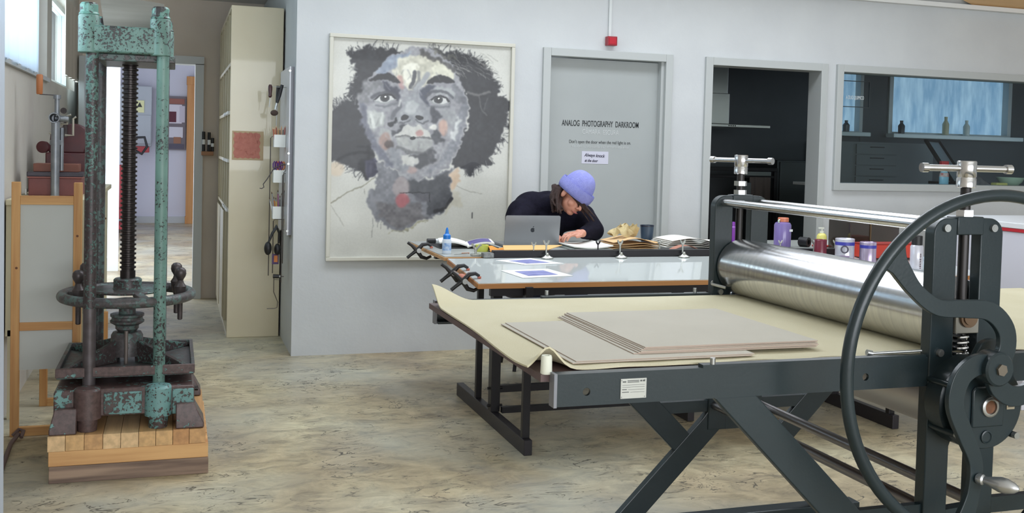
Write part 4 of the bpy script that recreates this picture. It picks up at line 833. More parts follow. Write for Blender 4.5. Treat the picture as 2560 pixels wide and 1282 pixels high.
    line(z([(420, 700), (440, 740), (500, 752), (560, 720)]), 9, (92, 94, 100), .8, 1); line(z([(620, 720), (690, 755), (740, 725)]), 9, (92, 94, 100), .8, 1)
    poly(z([(360, 740), (410, 700), (430, 745), (380, 780)]), DK2, .95, 2); poly(z([(760, 590), (850, 620), (880, 680), (830, 740), (770, 750), (760, 680)]), (66, 68, 76), .92, 4)
    # cheeks
    poly(z([(150, 600), (240, 620), (320, 650), (300, 740), (220, 800), (180, 780), (150, 680)]), (182, 186, 186), .9, 5, 20); line(z([(190, 660), (215, 780)]), 16, (206, 210, 210), .9, 2); line(z([(300, 640), (280, 740)]), 12, (200, 204, 204), .8, 2)
    poly(z([(280, 780), (380, 840), (410, 920), (360, 900), (260, 860)]), (170, 173, 176), .8, 5); ell(*zp(325, 925), 30, 46, (158, 132, 124), .8, 6); ell(*zp(360, 960), 22, 24, (70, 62, 60), .8, 4)
    poly(z([(1040, 680), (1070, 720), (1060, 830), (1010, 940), (980, 900), (1020, 800)]), (196, 199, 202), .9, 4); ell(*zp(895, 790), 26, 44, (190, 158, 146), .8, 6); poly(z([(880, 600), (1000, 620), (1040, 700), (1000, 780), (930, 720), (870, 680)]), (152, 155, 160), .8, 5, 20)
    poly(z([(745, 780), (820, 755), (830, 800), (800, 830)]), (210, 210, 208), .95, 3)
    # mouth
    poly(z([(385, 840), (480, 770), (540, 760), (480, 820), (420, 880)]), (64, 66, 72), .9, 3); poly(z([(790, 820), (870, 870), (890, 920), (820, 970), (780, 900)]), (70, 72, 78), .9, 4)
    poly(z([(425, 880), (480, 800), (545, 755), (600, 790), (660, 770), (740, 820), (785, 910), (700, 880), (600, 890), (500, 870)]), (190, 191, 190), 1, 2, 12, .5)
    poly(z([(430, 890), (520, 870), (600, 905), (720, 890), (790, 930), (780, 1000), (690, 1045), (560, 1030), (460, 985)]), (158, 160, 162), 1, 2, 22, .6)
    line(z([(430, 890), (520, 865), (595, 893), (690, 885), (780, 910)]), 9, (104, 105, 106), .8, 1); ell(*zp(597, 893), 17, 9, (28, 28, 32), 1, 1); ell(*zp(660, 845), 22, 16, (170, 130, 128), .8, 3)
    poly(z([(440, 900), (520, 900), (560, 960), (500, 970)]), (180, 182, 182), .7, 3); line(z([(440, 985), (560, 1035), (700, 1050), (790, 1000)]), 16, (104, 105, 108), .8, 3)
    # chin
    poly(z([(520, 1050), (620, 1060), (780, 1020), (830, 1040), (790, 1150), (650, 1210), (600, 1190), (640, 1110), (540, 1090)]), (74, 75, 80), .92, 4); poly(z([(480, 1090), (560, 1070), (640, 1100), (620, 1160), (540, 1180), (480, 1150)]), (192, 193, 192), .95, 3)
    ell(*zp(580, 1220), 26, 20, (176, 150, 146), .7, 5); poly(z([(360, 1010), (470, 1020), (450, 1120), (560, 1220), (480, 1240), (370, 1140)]), (142, 146, 154), .8, 6, 20)
    for k in range(60):   # loose brush marks over the face
        r = np.random.RandomState(600+k); x0, y0 = r.uniform(240, 740), r.uniform(180, 780)
        if ((x0-490)/255)**2+((y0-460)/330)**2 > .9 or abs(y0-390) < 60: continue
        g = int(r.choice([112, 132, 158, 178])); an = r.uniform(.9, 2.2); l = r.uniform(16, 46)
        line([(x0, y0), (x0+l*math.cos(an), y0+l*math.sin(an))], r.uniform(4, 9), (g, g+1, g+6), .35, 2)
    img = (img-150)*1.16+146; img[..., 2] = img[..., 2]*0.972; img[..., 0] = img[..., 0]*1.006
    return np.clip(img, 18, 255)
pic = thing('framed_portrait', 'large framed black and white painted portrait of a face on the white wall', 'painting', (1.62, YB, 0.64))
fx0, fx1, fz0, fz1 = 0.968, 2.264, 0.637, 2.156
fm = mat('cream_frame', (206, 204, 192), 0.5)
for a, b, c, d in ((fx0, fx1, fz1-0.026, fz1), (fx0, fx1, fz0, fz0+0.026), (fx0, fx0+0.026, fz0+0.026, fz1-0.026), (fx1-0.026, fx1, fz0+0.026, fz1-0.026)):
    MB().bx(a, b, YB-0.035, YB-0.001, c, d).build('frame_bar', fm, pic, smooth=False, bevel=0.004)
NU, NV = 430, 510
img = paint_portrait(NU, NV)
cx0, cx1, cz0, cz1 = fx0+0.024, fx1-0.024, fz0+0.024, fz1-0.024
me = bpy.data.meshes.new('painted_canvas')
gx_ = np.linspace(cx0, cx1, NU)-1.62; gz_ = np.linspace(cz1, cz0, NV)-0.64
vv = np.zeros((NV, NU, 3)); vv[..., 0] = gx_[None, :]; vv[..., 1] = -0.010; vv[..., 2] = gz_[:, None]
idx = np.arange(NV*NU).reshape(NV, NU); q = np.stack([idx[1:, :-1], idx[1:, 1:], idx[:-1, 1:], idx[:-1, :-1]], -1).reshape(-1, 4)
me.vertices.add(NV*NU); me.vertices.foreach_set('co', vv.reshape(-1)); me.loops.add(q.size); me.loops.foreach_set('vertex_index', q.reshape(-1))
me.polygons.add(len(q)); me.polygons.foreach_set('loop_start', np.arange(len(q))*4); me.update(calc_edges=True)
ca = me.color_attributes.new('paint', 'FLOAT_COLOR', 'POINT'); s_ = img.reshape(-1, 3)/255.0
l_ = np.where(s_ <= 0.04045, s_/12.92, ((s_+0.055)/1.055)**2.4); ca.data.foreach_set('color', np.concatenate([l_, np.ones((len(l_), 1))], 1).astype(np.float32).reshape(-1))
pm_ = bpy.data.materials.new('portrait_paint'); pm_.use_nodes = True; at = pm_.node_tree.nodes.new('ShaderNodeAttribute'); at.attribute_name = 'paint'
pb = pm_.node_tree.nodes['Principled BSDF']; pm_.node_tree.links.new(at.outputs['Color'], pb.inputs['Base Color']); pb.inputs['Roughness'].default_value = 0.35; pb.inputs['Coat Weight'].default_value = 0.08; pb.inputs['Coat Roughness'].default_value = 0.03
me.materials.append(pm_); cv = bpy.data.objects.new('painted_canvas', me); COL.objects.link(cv); cv.parent = pic
MB().bx(fx0+0.01, fx1-0.01, YB-0.009, YB-0.001, fz0+0.01, fz1-0.01).build('backing_board', fm, pic, smooth=False)

# ---- alarm lamp and conduit over the darkroom door, paper note
al = thing('warning_lamp', 'small red warning lamp on the wall above the darkroom door', 'lamp', (2.995, YB, 2.18))
MB().bx(2.957, 3.033, YB-0.05, YB, 2.183, 2.25).build('lamp_housing', mat('red_lamp', (150, 24, 40), 0.3, spec=0.6), al, smooth=False, bevel=0.004)
MB().bx(2.968, 3.022, YB-0.053, YB-0.05, 2.193, 2.24).build('lamp_lens', mat('red_lens', (184, 40, 54), 0.2), al, smooth=False, bevel=0.002)
cd = MB().bx(2.977, 2.999, YB-0.016, YB-0.0005, 2.2505, 2.655).build('cable_conduit', mat('white_plastic', (208, 212, 212), 0.4), smooth=False, bevel=0.003, org=(2.985, YB, 2.25)); tag(cd, 'white cable conduit running up the wall from the red lamp', 'conduit')
nt_ = thing('paper_note', 'handwritten white paper note taped to the grey darkroom door', 'note', (2.93, 6.984, 1.325))
MB().bx(2.826, 3.037, 6.9828, 6.9843, 1.325, 1.416).build('paper', mat('note_paper', (206, 206, 220), 0.8), nt_, smooth=False)
hand = mat('ballpoint_ink', (40, 38, 62), 0.6)
text_mesh('handwriting', 'Always knock', 0.034, facing((2.925, 6.9824, 1.375)) @ Matrix.Rotation(math.radians(-2), 4, 'Z'), hand, nt_, shear=0.35, bold=0.0006, width=0.165)
text_mesh('handwriting', 'at the door', 0.030, facing((2.90, 6.9824, 1.338)) @ Matrix.Rotation(math.radians(-1), 4, 'Z'), hand, nt_, shear=0.35, bold=0.0006, width=0.105)

# ================================================================== shelf unit
creams = mat('shelf_cream', (208, 198, 170), 0.35, rgb2=(198, 187, 156), scale=2, coat=0.3)
su = thing('shelf_unit', 'tall cream pigeonhole shelf unit standing against the corner wall', 'shelf', (0.56, 8.6, 0))
MB().bx(0.374, 0.742, 7.66, 7.685, 0, 2.395).build('side_panel', creams, su, smooth=False, bevel=0.003)
MB().bx(0.374, 0.742, 9.58, 9.605, 0, 2.395).build('side_panel', creams, su, smooth=False, bevel=0.003)
MB().bx(0.727, 0.742, 7.685, 9.58, 0, 2.395).build('back_panel', creams, su, smooth=False)
for z0 in (0.0, 0.905, 1.265, 1.615, 1.965, 2.37): MB().bx(0.374, 0.727, 7.685, 9.58, z0, z0+0.025).build('shelf', creams, su, smooth=False, bevel=0.002)
for yy in (8.06, 8.44, 8.82, 9.2):
    for z0, zz in ((0.93, 1.265), (1.29, 1.615), (1.64, 1.965), (1.99, 2.37)): MB().bx(0.376, 0.727, yy, yy+0.018, z0, zz).build('divider', creams, su, smooth=False)
for yy in (8.30, 8.94): MB().bx(0.376, 0.727, yy, yy+0.018, 0.025, 0.905).build('divider', creams, su, smooth=False)
for yy in (8.45, 9.1): MB().bx(0.366, 0.374, yy-0.14, yy+0.38, 0.05, 0.88).build('drawer_front', creams, su, smooth=False, bevel=0.002)
tagw = mat('white_label', (226, 228, 230), 0.4)
for z0 in (0.905, 1.265, 1.615):
    for yy in (7.76, 7.92, 8.14, 8.34): MB().bx(0.362, 0.374, yy, yy+0.07, z0+0.002, z0+0.024).build('label_holder', tagw, su, smooth=False, bevel=0.002)
for k, (yy, h) in enumerate(((7.70, 0.56), (7.77, 0.52))):
    o = MB().bx(0.378, 0.66, yy, yy+0.012, 0.026, 0.026+h).build('leaning_board', mat('brown_hardboard', (150, 128, 110), 0.8, rgb2=(136, 114, 98), scale=6), smooth=False, org=(0.52, yy, 0.026)); tag(o, ['taller', 'shorter'][k]+' brown hardboard stored upright in the bottom of the shelf', 'board', 'hardboards in the shelf')
pr = thing('pinned_print', 'pink relief print on tan paper fixed to the side of the cream shelf', 'print', (0.5, 7.66, 1.29))
MB().bx(0.392, 0.612, 7.6565, 7.6595, 1.288, 1.497).build('print_paper', mat('tan_paper', (190, 168, 134), 0.8, rgb2=(182, 158, 124), scale=8), pr, smooth=False)
inkp = mat('pink_ink', (194, 128, 112), 0.8, rgb2=(180, 112, 100), scale=30)
MB().sheet(lambda u, v: (0.404+0.182*u+0.004*math.sin(v*23), 7.656, 1.302+0.182*v+0.003*math.sin(u*31)), 40, 30, 0.0006).build('ink_field', inkp, pr)
dk = mat('dark_pink_ink', (160, 96, 82), 0.8)
for k in range(30):
    r = np.random.RandomState(k); xx, zz = 0.41+0.165*r.rand(), [1.455, 1.435, 1.35, 1.32, 1.40][k % 5]+0.012*r.rand(); l = r.uniform(0.008, 0.028); a = r.choice([1.57, 1.4, 0.2, 1.8])
    MB().bar((xx, 7.6548, zz), (xx+l*math.cos(a), 7.6548, zz+l*math.sin(a)), 0.0008, 0.0035, (0, 1, 0)).build('ink_stroke', dk, pr, smooth=False)
ld = MB().bx(0.225, 0.33, 9.55, 9.639, 1.29, 1.325).build('wooden_ledge', wood('ledge_wood', (168, 122, 88), (150, 106, 74), 'X'), smooth=False, bevel=0.003, org=(0.28, 9.6, 1.29)); tag(ld, 'small wooden ledge on the far wall beside the doorway', 'ledge')
for k, xx in enumerate((0.245, 0.292, 0.322)):
    mk = thing('marker_pen', ['tall black marker pen at the doorway end of the wooden ledge', 'tall black marker pen between two others on the wooden ledge', 'short black marker pen at the shelf end of the wooden ledge'][k], 'marker', (xx, 9.59, 1.326), 'markers on the ledge')
    h = (0.175, 0.17, 0.12)[k]
    MB().cyl((xx, 9.59, 1.326), (xx, 9.59, 1.326+h), 0.0135).build('pen_body', mat('marker_black', (26, 26, 28), 0.4), mk)
    MB().cyl((xx, 9.59, 1.326+h*0.35), (xx, 9.59, 1.326+h*0.6), 0.0139).build('pen_band', tagw, mk)

# ================================================================== tool rail on the return wall
tr_ = thing('pegboard', 'white perforated steel tool panel fixed round the wall corner', 'tool panel', (0.74, 7.3, 0.8))
steelw = mat('white_steel', (214, 214, 220), 0.35)
MB().bx(0.722, 0.732, 7.0, 7.62, 0.80, 1.93).build('panel', steelw, tr_, smooth=False, bevel=0.002)
MB().bx(0.732, 0.7545, 7.02, 7.05, 0.80, 1.93).build('stand_off', mat('rail_grey', (120, 122, 128), 0.4, 0.5), tr_, smooth=False)
MB().bx(0.732, 0.7545, 7.56, 7.59, 0.80, 1.93).build('stand_off', MATS['rail_grey'], tr_, smooth=False)
for zz in (0.83, 1.28, 1.35, 1.9): MB().cyl((0.724, 7.006, zz), (0.724, 6.996, zz), 0.008).build('panel_screw', zinc, tr_)
wire = mat('hook_wire', (96, 90, 88), 0.4, 0.7); blk = mat('black_plastic', (30, 30, 32), 0.45)
wb_ = mat('cup_white', (226, 230, 226), 0.4)
def cup(z0, y, label, kind):
    t_ = thing('tool_cup', label, 'tool cup', (0.685, y, z0), 'white cups on the tool panel'); x0, x1, ya, yb = 0.642, 0.720, y-0.04, y+0.04; h = 0.082
    for n_, a, b, c, d in (('cup_side', x0, x0+0.003, ya, yb), ('cup_side', x1-0.003, x1, ya, yb), ('cup_front', x0+0.003, x1-0.003, ya, ya+0.003), ('cup_back', x0+0.003, x1-0.003, yb-0.003, yb)):
        MB().bx(a, b, c, d, z0, z0+h).build(n_, wb_, t_, smooth=False)
    MB().bx(x0, x1, ya, yb, z0-0.003, z0).build('cup_base', wb_, t_, smooth=False)
    return t_
cup(1.392, 7.2, 'white cup of coloured pencils, highest on the tool panel', 0); cup(1.150, 7.2, 'white cup of purple and orange scissors below the pencil cup', 1); cup(0.902, 7.2, 'white cup of brushes and cutters, lowest on the tool panel', 2)
R_ = random.Random(4)
for k, col in enumerate(((172, 84, 60), (196, 112, 76), (150, 70, 52), (190, 140, 90), (120, 92, 70), (206, 160, 120), (96, 74, 64), (160, 60, 56))):
    x, y = 0.652+0.0082*k, 7.18+R_.uniform(-0.012, 0.012); dx, dy = (k-3.5)*0.004-0.006, R_.uniform(-0.006, 0.006); zt = 1.515+R_.uniform(0, 0.03)
    pc_ = thing('pencil', ('rust', 'orange', 'dark red', 'ochre', 'brown', 'peach', 'dark brown', 'crimson')[k]+' pencil standing in the upper white cup', 'pencil', (x, y, 1.393), 'pencils in the cup')
    MB().cyl((x, y, 1.393), (x+dx*0.85, y+dy*0.85, zt-0.016), 0.0036, n=6).build('pencil_shaft', mat('pencil_%d' % k, col, 0.5), pc_, smooth=False)
    MB().cyl((x+dx*0.85, y+dy*0.85, zt-0.016), (x+dx, y+dy, zt), 0.0036, 0.0004, n=8).build('pencil_tip', mat('pencil_wood', (214, 176, 136), 0.6), pc_)
for k, col in enumerate(((84, 44, 120), (206, 104, 58), (96, 46, 130), (214, 128, 60))):
    x = 0.655+0.017*k; y = 7.18+0.008*(k % 2)
    s_ = thing('scissors', ('purple', 'orange', 'violet', 'amber')[k]+'-handled scissors, blades down in the middle white cup', 'scissors', (x, y, 1.151), 'scissors in the cup')
    for sg in (-1, 1):
        MB().tube([(x+sg*0.003, y, 1.23), (x+sg*0.013, y, 1.25), (x+sg*0.014, y, 1.275), (x+sg*0.006, y, 1.292), (x-sg*0.001, y, 1.278), (x, y, 1.25)], 0.0045, 8, closed=True).build('finger_loop', mat('scissor_%d' % k, col, 0.35), s_)
        MB().prism([(x-0.004, 1.152), (x+0.001*sg, 1.152), (x+0.004, 1.235), (x-0.004, 1.235)], y-0.001*sg-0.0005, y-0.001*sg+0.0005).build('blade', zinc, s_, smooth=False)
for k, col in enumerate(((210, 210, 214), (150, 150, 156), (190, 120, 60), (230, 176, 90), (150, 70, 130), (70, 70, 76), (186, 186, 190), (110, 74, 54))):
    x = 0.652+0.0082*k; y = 7.185+R_.uniform(-0.01, 0.01); zt = 1.06+R_.uniform(-0.02, 0.045); dx = (k-3.5)*0.006-0.012
    b_ = thing('brush', ('white', 'silver', 'orange', 'yellow', 'plum', 'charcoal', 'grey', 'brown')[k]+' handled brush standing in the lowest white cup', 'brush', (x, y, 0.903), 'brushes in the cup')
    MB().cyl((x, y, 0.903), (x+dx*0.8, y, zt-0.028), 0.0042, 0.0035, n=8).build('brush_handle', mat('brush_%d' % k, col, 0.45), b_)
    MB().cyl((x+dx*0.8, y, zt-0.028), (x+dx*0.88, y, zt-0.014), 0.0045, n=8).build('ferrule', zinc, b_); MB().cyl((x+dx*0.88, y, zt-0.014), (x+dx, y, zt), 0.0045, 0.001, n=8).build('bristles', mat('bristle', (90, 70, 56), 0.9), b_)
def hung(x, y, z): MB().tube([(0.722, y, z), (x, y, z), (x-0.004, y, z+0.008)], 0.0022, 6).build('panel_hook', zinc, tr_)
sd = thing('screwdriver', 'dark-handled screwdriver hanging at the top of the tool panel', 'screwdriver', (0.61, 7.2, 1.66)); hung(0.617, 7.2, 1.80)
MB().lathe([(0.006, 1.725), (0.013, 1.735), (0.011, 1.75), (0.014, 1.78), (0.014, 1.80), (0.008, 1.814)], (0.614, 7.2, 0)).build('handle', mat('dark_red_handle', (66, 36, 36), 0.35), sd); MB().cyl((0.614, 7.2, 1.725), (0.610, 7.2, 1.66), 0.0025).build('shaft', zinc, sd)
rb_ = thing('brayer_brush', 'black-handled scrubbing brush hanging slanted beside the screwdriver', 'brush', (0.66, 7.2, 1.6)); hung(0.69, 7.2, 1.80)
MB().tube([(0.694, 7.2, 1.815), (0.675, 7.2, 1.74), (0.660, 7.2, 1.69)], [0.011, 0.013, 0.010]).build('handle', blk, rb_); MB().cyl((0.660, 7.2, 1.69), (0.650, 7.2, 1.645), 0.007).build('ferrule', zinc, rb_); MB().sph((0.644, 7.2, 1.622), (0.026, 0.02, 0.02)).build('brush_head', mat('dark_bristle', (74, 60, 54), 0.9), rb_)
bk = thing('burnisher', 'black straight-handled burnisher hanging behind the slanted brush', 'tool', (0.66, 7.26, 1.6)); hung(0.672, 7.26, 1.80)
MB().cyl((0.672, 7.26, 1.81), (0.668, 7.26, 1.70), 0.012).build('handle', blk, bk); MB().cyl((0.668, 7.26, 1.70), (0.664, 7.26, 1.52), 0.003).build('rod', zinc, bk)
hk = MB().tube([(0.70, 7.16, 1.27), (0.645, 7.16, 1.245), (0.60, 7.16, 1.17), (0.575, 7.16, 1.135), (0.58, 7.16, 1.115), (0.565, 7.16, 1.105), (0.552, 7.16, 1.108)], 0.0035, 8).cyl((0.7205, 7.16, 1.272), (0.70, 7.16, 1.27), 0.006).build('wire_hook', wire, org=(0.62, 7.16, 1.1)); tag(hk, 'bent wire hook sticking out beside the middle cups', 'wire hook')
hp = thing('ear_defenders', 'black ear defenders hanging below the lowest white cup', 'ear defenders', (0.64, 7.15, 0.66))
MB().sph((0.612, 7.14, 0.70), (0.026, 0.036, 0.046)).build('ear_cup', blk, hp); MB().sph((0.678, 7.17, 0.69), (0.024, 0.034, 0.040)).build('ear_cup', blk, hp)
MB().tube([(0.615, 7.14, 0.74), (0.64, 7.15, 0.80), (0.668, 7.16, 0.845), (0.69, 7.17, 0.80), (0.685, 7.17, 0.73)], [0.007, 0.010, 0.016, 0.010, 0.007]).build('headband', blk, hp); hung(0.668, 7.16, 0.825)
for k, (x, y, z0, zt, lab) in enumerate(((0.627, 7.25, 0.50, 1.45, 'long thin steel rod hanging behind the cups'), (0.706, 7.10, 0.60, 1.22, 'steel rule hanging by the panel corner'), (0.652, 7.22, 0.52, 0.88, 'black rod hanging under the ear defenders'), (0.700, 7.12, 0.47, 1.2, 'dark steel rod hanging in front of the cups'))):
    o = MB().cyl((x, y, z0), (x, y, zt), 0.0032, n=8).tube([(x, y, zt), (x+0.01, y, zt+0.012), (0.7205, y, zt+0.012)], 0.002, 6).build('steel_rod', wire, org=(x, y, z0)); tag(o, lab, 'rod', 'rods on the tool panel')
ob = thing('cutter_pack', 'purple and orange packet hanging below the ear defenders', 'packet', (0.67, 7.19, 0.59))
MB().bx(0.645, 0.690, 7.19, 7.20, 0.585, 0.655).build('packet', mat('purple_pack', (74, 50, 100), 0.5), ob, smooth=False); MB().bx(0.658, 0.682, 7.187, 7.19, 0.60, 0.645).build('packet_label', mat('orange_label', (214, 126, 52), 0.5), ob, smooth=False)
br_ = thing('ink_roller', 'black ink roller with a long bent wire handle at the bottom of the tools', 'ink roller', (0.68, 7.15, 0.3))
MB().cyl((0.650, 7.15, 0.508), (0.690, 7.15, 0.506), 0.0135).build('roller', blk, br_); MB().cyl((0.690, 7.15, 0.506), (0.704, 7.15, 0.505), 0.009).build('roller_end', zinc, br_)
MB().tube([(0.704, 7.15, 0.505), (0.722, 7.15, 0.505)], 0.003).tube([(0.656, 7.15, 0.50), (0.656, 7.15, 0.40), (0.672, 7.15, 0.36), (0.684, 7.15, 0.33), (0.68, 7.15, 0.292), (0.66, 7.15, 0.286), (0.612, 7.15, 0.286)], 0.0026, 8).tube([(0.66, 7.15, 0.485), (0.70, 7.15, 0.483), (0.704, 7.15, 0.505)], 0.002, 6).build('wire_handle', wire, br_)
# ================================================================== printing table
black = mat('black_steel', (30, 28, 32), 0.42, 0.3); black2 = mat('black_steel_worn', (46, 43, 48), 0.4, 0.3)
ply_edge = wood('table_wood_edge', (190, 134, 78), (164, 106, 56), 'X', 0.5, 8)
tbl = thing('printing_table', 'long screen-printing table on black steel legs with a tilted glass-topped front board', 'table', (2.6, 5.1, 0))
def zt(y): return 0.80+(y-4.5)*0.0909
TX0, TX1 = 1.328, 4.22
fb_ = MB().add([(TX0, 4.5, zt(4.5)-0.026), (TX1, 4.5, zt(4.5)-0.026), (TX1, 5.07, zt(5.07)-0.026), (TX0, 5.07, zt(5.07)-0.026), (TX0, 4.5, zt(4.5)-0.004), (TX1, 4.5, zt(4.5)-0.004), (TX1, 5.07, zt(5.07)-0.004), (TX0, 5.07, zt(5.07)-0.004)],
               [(3,2,1,0),(4,5,6,7),(0,1,5,4),(1,2,6,5),(2,3,7,6),(3,0,4,7)]).build('front_board', ply_edge, tbl, smooth=False)
glass_top = mat('white_glass_top', (206, 212, 210), 0.06, spec=0.6, coat=0.6)
MB().add([(TX0+0.004, 4.504, zt(4.504)-0.004), (TX1, 4.504, zt(4.504)-0.004), (TX1, 5.068, zt(5.068)-0.004), (TX0+0.004, 5.068, zt(5.068)-0.004), (TX0+0.004, 4.504, zt(4.504)), (TX1, 4.504, zt(4.504)), (TX1, 5.068, zt(5.068)), (TX0+0.004, 5.068, zt(5.068))],
         [(3,2,1,0),(4,5,6,7),(0,1,5,4),(1,2,6,5),(2,3,7,6),(3,0,4,7)]).build('glass_sheet', glass_top, tbl, smooth=False)
MB().bx(1.323, TX1, 5.11, 5.95, 0.835, 0.853).build('back_board', wood('table_wood_pale', (206, 160, 108), (186, 138, 88), 'X', 0.5, 8), tbl, smooth=False, bevel=0.002)
MB().bx(1.327, TX1, 5.114, 5.946, 0.853, 0.857).build('back_sheet', mat('grey_sheet_top', (170, 174, 170), 0.25), tbl, smooth=False)
MB().bx(1.58, TX1, 5.075, 5.125, 0.848, 0.888).build('clamp_bar', black, tbl, smooth=False, bevel=0.003)
MB().bx(1.40, 3.85, 4.53, 4.56, 0.735, zt(4.53)-0.026).build('apron_rail', black, tbl, smooth=False)
MB().bx(1.40, 3.85, 5.60, 5.64, 0.79, 0.835).build('apron_rail', black, tbl, smooth=False)
MB().bx(1.42, 3.85, 5.0, 5.04, 0.77, 0.82).build('apron_rail', black, tbl, smooth=False)
for X in (1.575, 3.62):
    MB().bx(X-0.02, X+0.02, 4.45, 5.65, 0, 0.072).build('foot', black2, tbl, smooth=False, bevel=0.003)
    MB().bx(X-0.018, X+0.018, 4.485, 4.515, 0.072, 0.78).build('leg', black, tbl, smooth=False, bevel=0.002)
    MB().bx(X-0.022, X+0.026, 4.975, 5.03, 0.072, 0.80).build('leg', black, tbl, smooth=False, bevel=0.002)
    MB().bx(X-0.016, X+0.016, 5.27, 5.30, 0.072, 0.835).build('leg', black, tbl, smooth=False, bevel=0.002)
    MB().bx(X-0.012, X+0.012, 4.5, 5.64, 0.745, 0.77).build('side_rail', black, tbl, smooth=False)
    for zz in (0.10, 0.19): MB().cyl((X-0.035, 5.0, zz), (X+0.045, 5.0, zz), 0.007, n=8).build('leg_bolt', black, tbl)
    MB().lathe([(0.012, 0.072), (0.014, 0.10), (0.006, 0.104), (0.006, 0.125), (0.001, 0.13)], (X+0.03, 5.13, 0), n=10).build('leg_knob', black, tbl)
MB().bx(2.60, 2.64, 4.83, 5.65, 0, 0.07).build('foot', black2, tbl, smooth=False, bevel=0.003); MB().bx(2.595, 2.645, 5.0, 5.05, 0.07, 0.78).build('leg', black, tbl, smooth=False)
MB().bx(1.60, 3.61, 5.0, 5.03, 0.165, 0.20).build('cross_bar', black, tbl, smooth=False); MB().bx(1.60, 3.61, 4.93, 4.96, 0.075, 0.105).build('cross_bar', black, tbl, smooth=False)
MB().bx(1.76, 1.775, 4.80, 4.84, 0.42, 0.80).bx(1.748, 1.787, 4.80, 4.84, 0.40, 0.44).build('support_arm', black, tbl, smooth=False)
MB().bar((1.77, 4.82, 0.42), (1.80, 4.60, 0.34), 0.018, 0.02).bx(1.785, 1.815, 4.58, 4.62, 0.315, 0.36).build('support_arm', black, tbl, smooth=False)
# wing-nut clamps on the bar
alu = mat('cast_aluminium', (190, 192, 186), 0.3, 0.8)
def wing(x, y, z, s=1.0, base=True, dark=False):
    m = black2 if dark else alu
    w_ = MB().cyl((x, y, z-0.045*s), (x, y, z+0.012*s), 0.0045*s, n=10)
    for sg in (-1, 1):
        w_.tube([(x, y, z), (x+sg*0.010*s, y, z+0.014*s), (x+sg*0.015*s, y, z+0.026*s)], [0.005*s, 0.006*s, 0.004*s], 8)
    o = w_.build('wing_nut', m, tbl)
    if base: MB().lathe([(0.034*s, 0), (0.034*s, 0.005), (0.018*s, 0.012), (0.009*s, 0.02), (0.007*s, 0.03)], M=Matrix.Translation((x, y-0.02, z-0.068*s)) @ Matrix.Diagonal((1, 0.55, 1, 1)), n=20).build('clamp_foot', m, tbl)
for x in (1.862, 2.285, 2.66, 3.05, 3.50): wing(x, 5.06, 0.918)
wing(1.80, 5.083, 0.912, 0.8, False)
for x, dk_ in ((2.19, True), (2.56, False), (2.92, True), (3.33, False), (3.70, False)): wing(x, 5.14, 0.912, 0.8, False, dk_)

def rest(o, label, cat, group=None): return tag(o, label, cat, group)
# ---- spring clamps on the table edge
def spring_clamp(loc, label, tilt=0, sc=1.0):
    t_ = thing('spring_clamp', label, 'clamp', loc, 'black spring clamps on the table edge'); x, y, z = loc
    P = lambda a, b: (x+a*sc, y, z+b*sc)
    MB().tube([P(0.055, 0.022), P(0.035, 0.034), P(0.005, 0.030), P(-0.015, 0.008), P(-0.055, -0.022), P(-0.08, -0.042)], [0.007, 0.009, 0.011, 0.012, 0.0085, 0.0085], 10).build('jaw_arm', blk, t_)
    MB().tube([P(0.055, -0.034), P(0.03, -0.046), P(0.0, -0.038), P(-0.018, -0.012), P(-0.055, 0.026), P(-0.078, 0.042)], [0.007, 0.009, 0.011, 0.012, 0.0085, 0.0085], 10).build('jaw_arm', blk, t_)
    MB().cyl((x-0.017*sc, y-0.016, z-0.002), (x-0.017*sc, y+0.016, z-0.002), 0.013*sc).build('pivot_spring', zinc, t_)
    MB().bx(x+0.048*sc, x+0.062*sc, y-0.008, y+0.008, z+0.0112*sc, z+0.020*sc).build('jaw_pad', mat('orange_pad', (190, 104, 84), 0.6), t_, smooth=False)
    return t_
spring_clamp((TX0-0.02, 4.60, zt(4.6)-0.010), 'black spring clamp gripping the front end of the glass-topped board')
spring_clamp((TX0-0.025, 4.78, zt(4.78)-0.010), 'black spring clamp beside the orange bundle on the glass-topped board')
spring_clamp((1.30, 5.52, 0.849), 'black spring clamp gripping the raised back board')
ob_ = MB().sph((1.306, 4.69, zt(4.7)-0.014), (0.022, 0.055, 0.016)).build('rubber_pad', mat('terracotta', (184, 116, 96), 0.7), org=(1.306, 4.69, 0.8)); tag(ob_, 'terracotta rubber pad between the two front spring clamps', 'rubber pad')
# ---- prints on the glass
def print_on_glass(corners, label):
    C = [Vector((x, y, 0)) for x, y in corners]; t_ = thing('lino_print', label, 'print', (sum(c.x for c in C)/4, sum(c.y for c in C)/4, 0), 'prints on the glass')
    def q(u, v, dz): 
        p = C[0]*(1-u)*(1-v)+C[1]*u*(1-v)+C[2]*u*v+C[3]*(1-u)*v; return (p.x, p.y, zt(p.y)+dz)
    t_.location.z = zt(t_.location.y); ORG[t_.name] = tuple(t_.location)
    MB().sheet(lambda u, v: q(u, v, 0.0022), 6, 6, 0.0012).build('paper', mat('print_paper_white', (236, 240, 240), 0.7), t_)
    MB().sheet(lambda u, v: q(0.2+0.6*u, 0.2+0.6*v, 0.0030), 6, 6, 0.0006).build('printed_image', mat('blue_violet_ink', (96, 100, 158), 0.6, rgb2=(150, 154, 200), scale=12, stretch=(1, 3, 1)), t_)
print_on_glass([(1.686, 4.885), (1.909, 4.906), (1.773, 5.050), (1.565, 5.003)], 'small blue print turned askew near the black clamp bar')
print_on_glass([(1.575, 4.589), (1.843, 4.621), (1.772, 4.786), (1.517, 4.759)], 'blue print with white border near the wooden front edge')
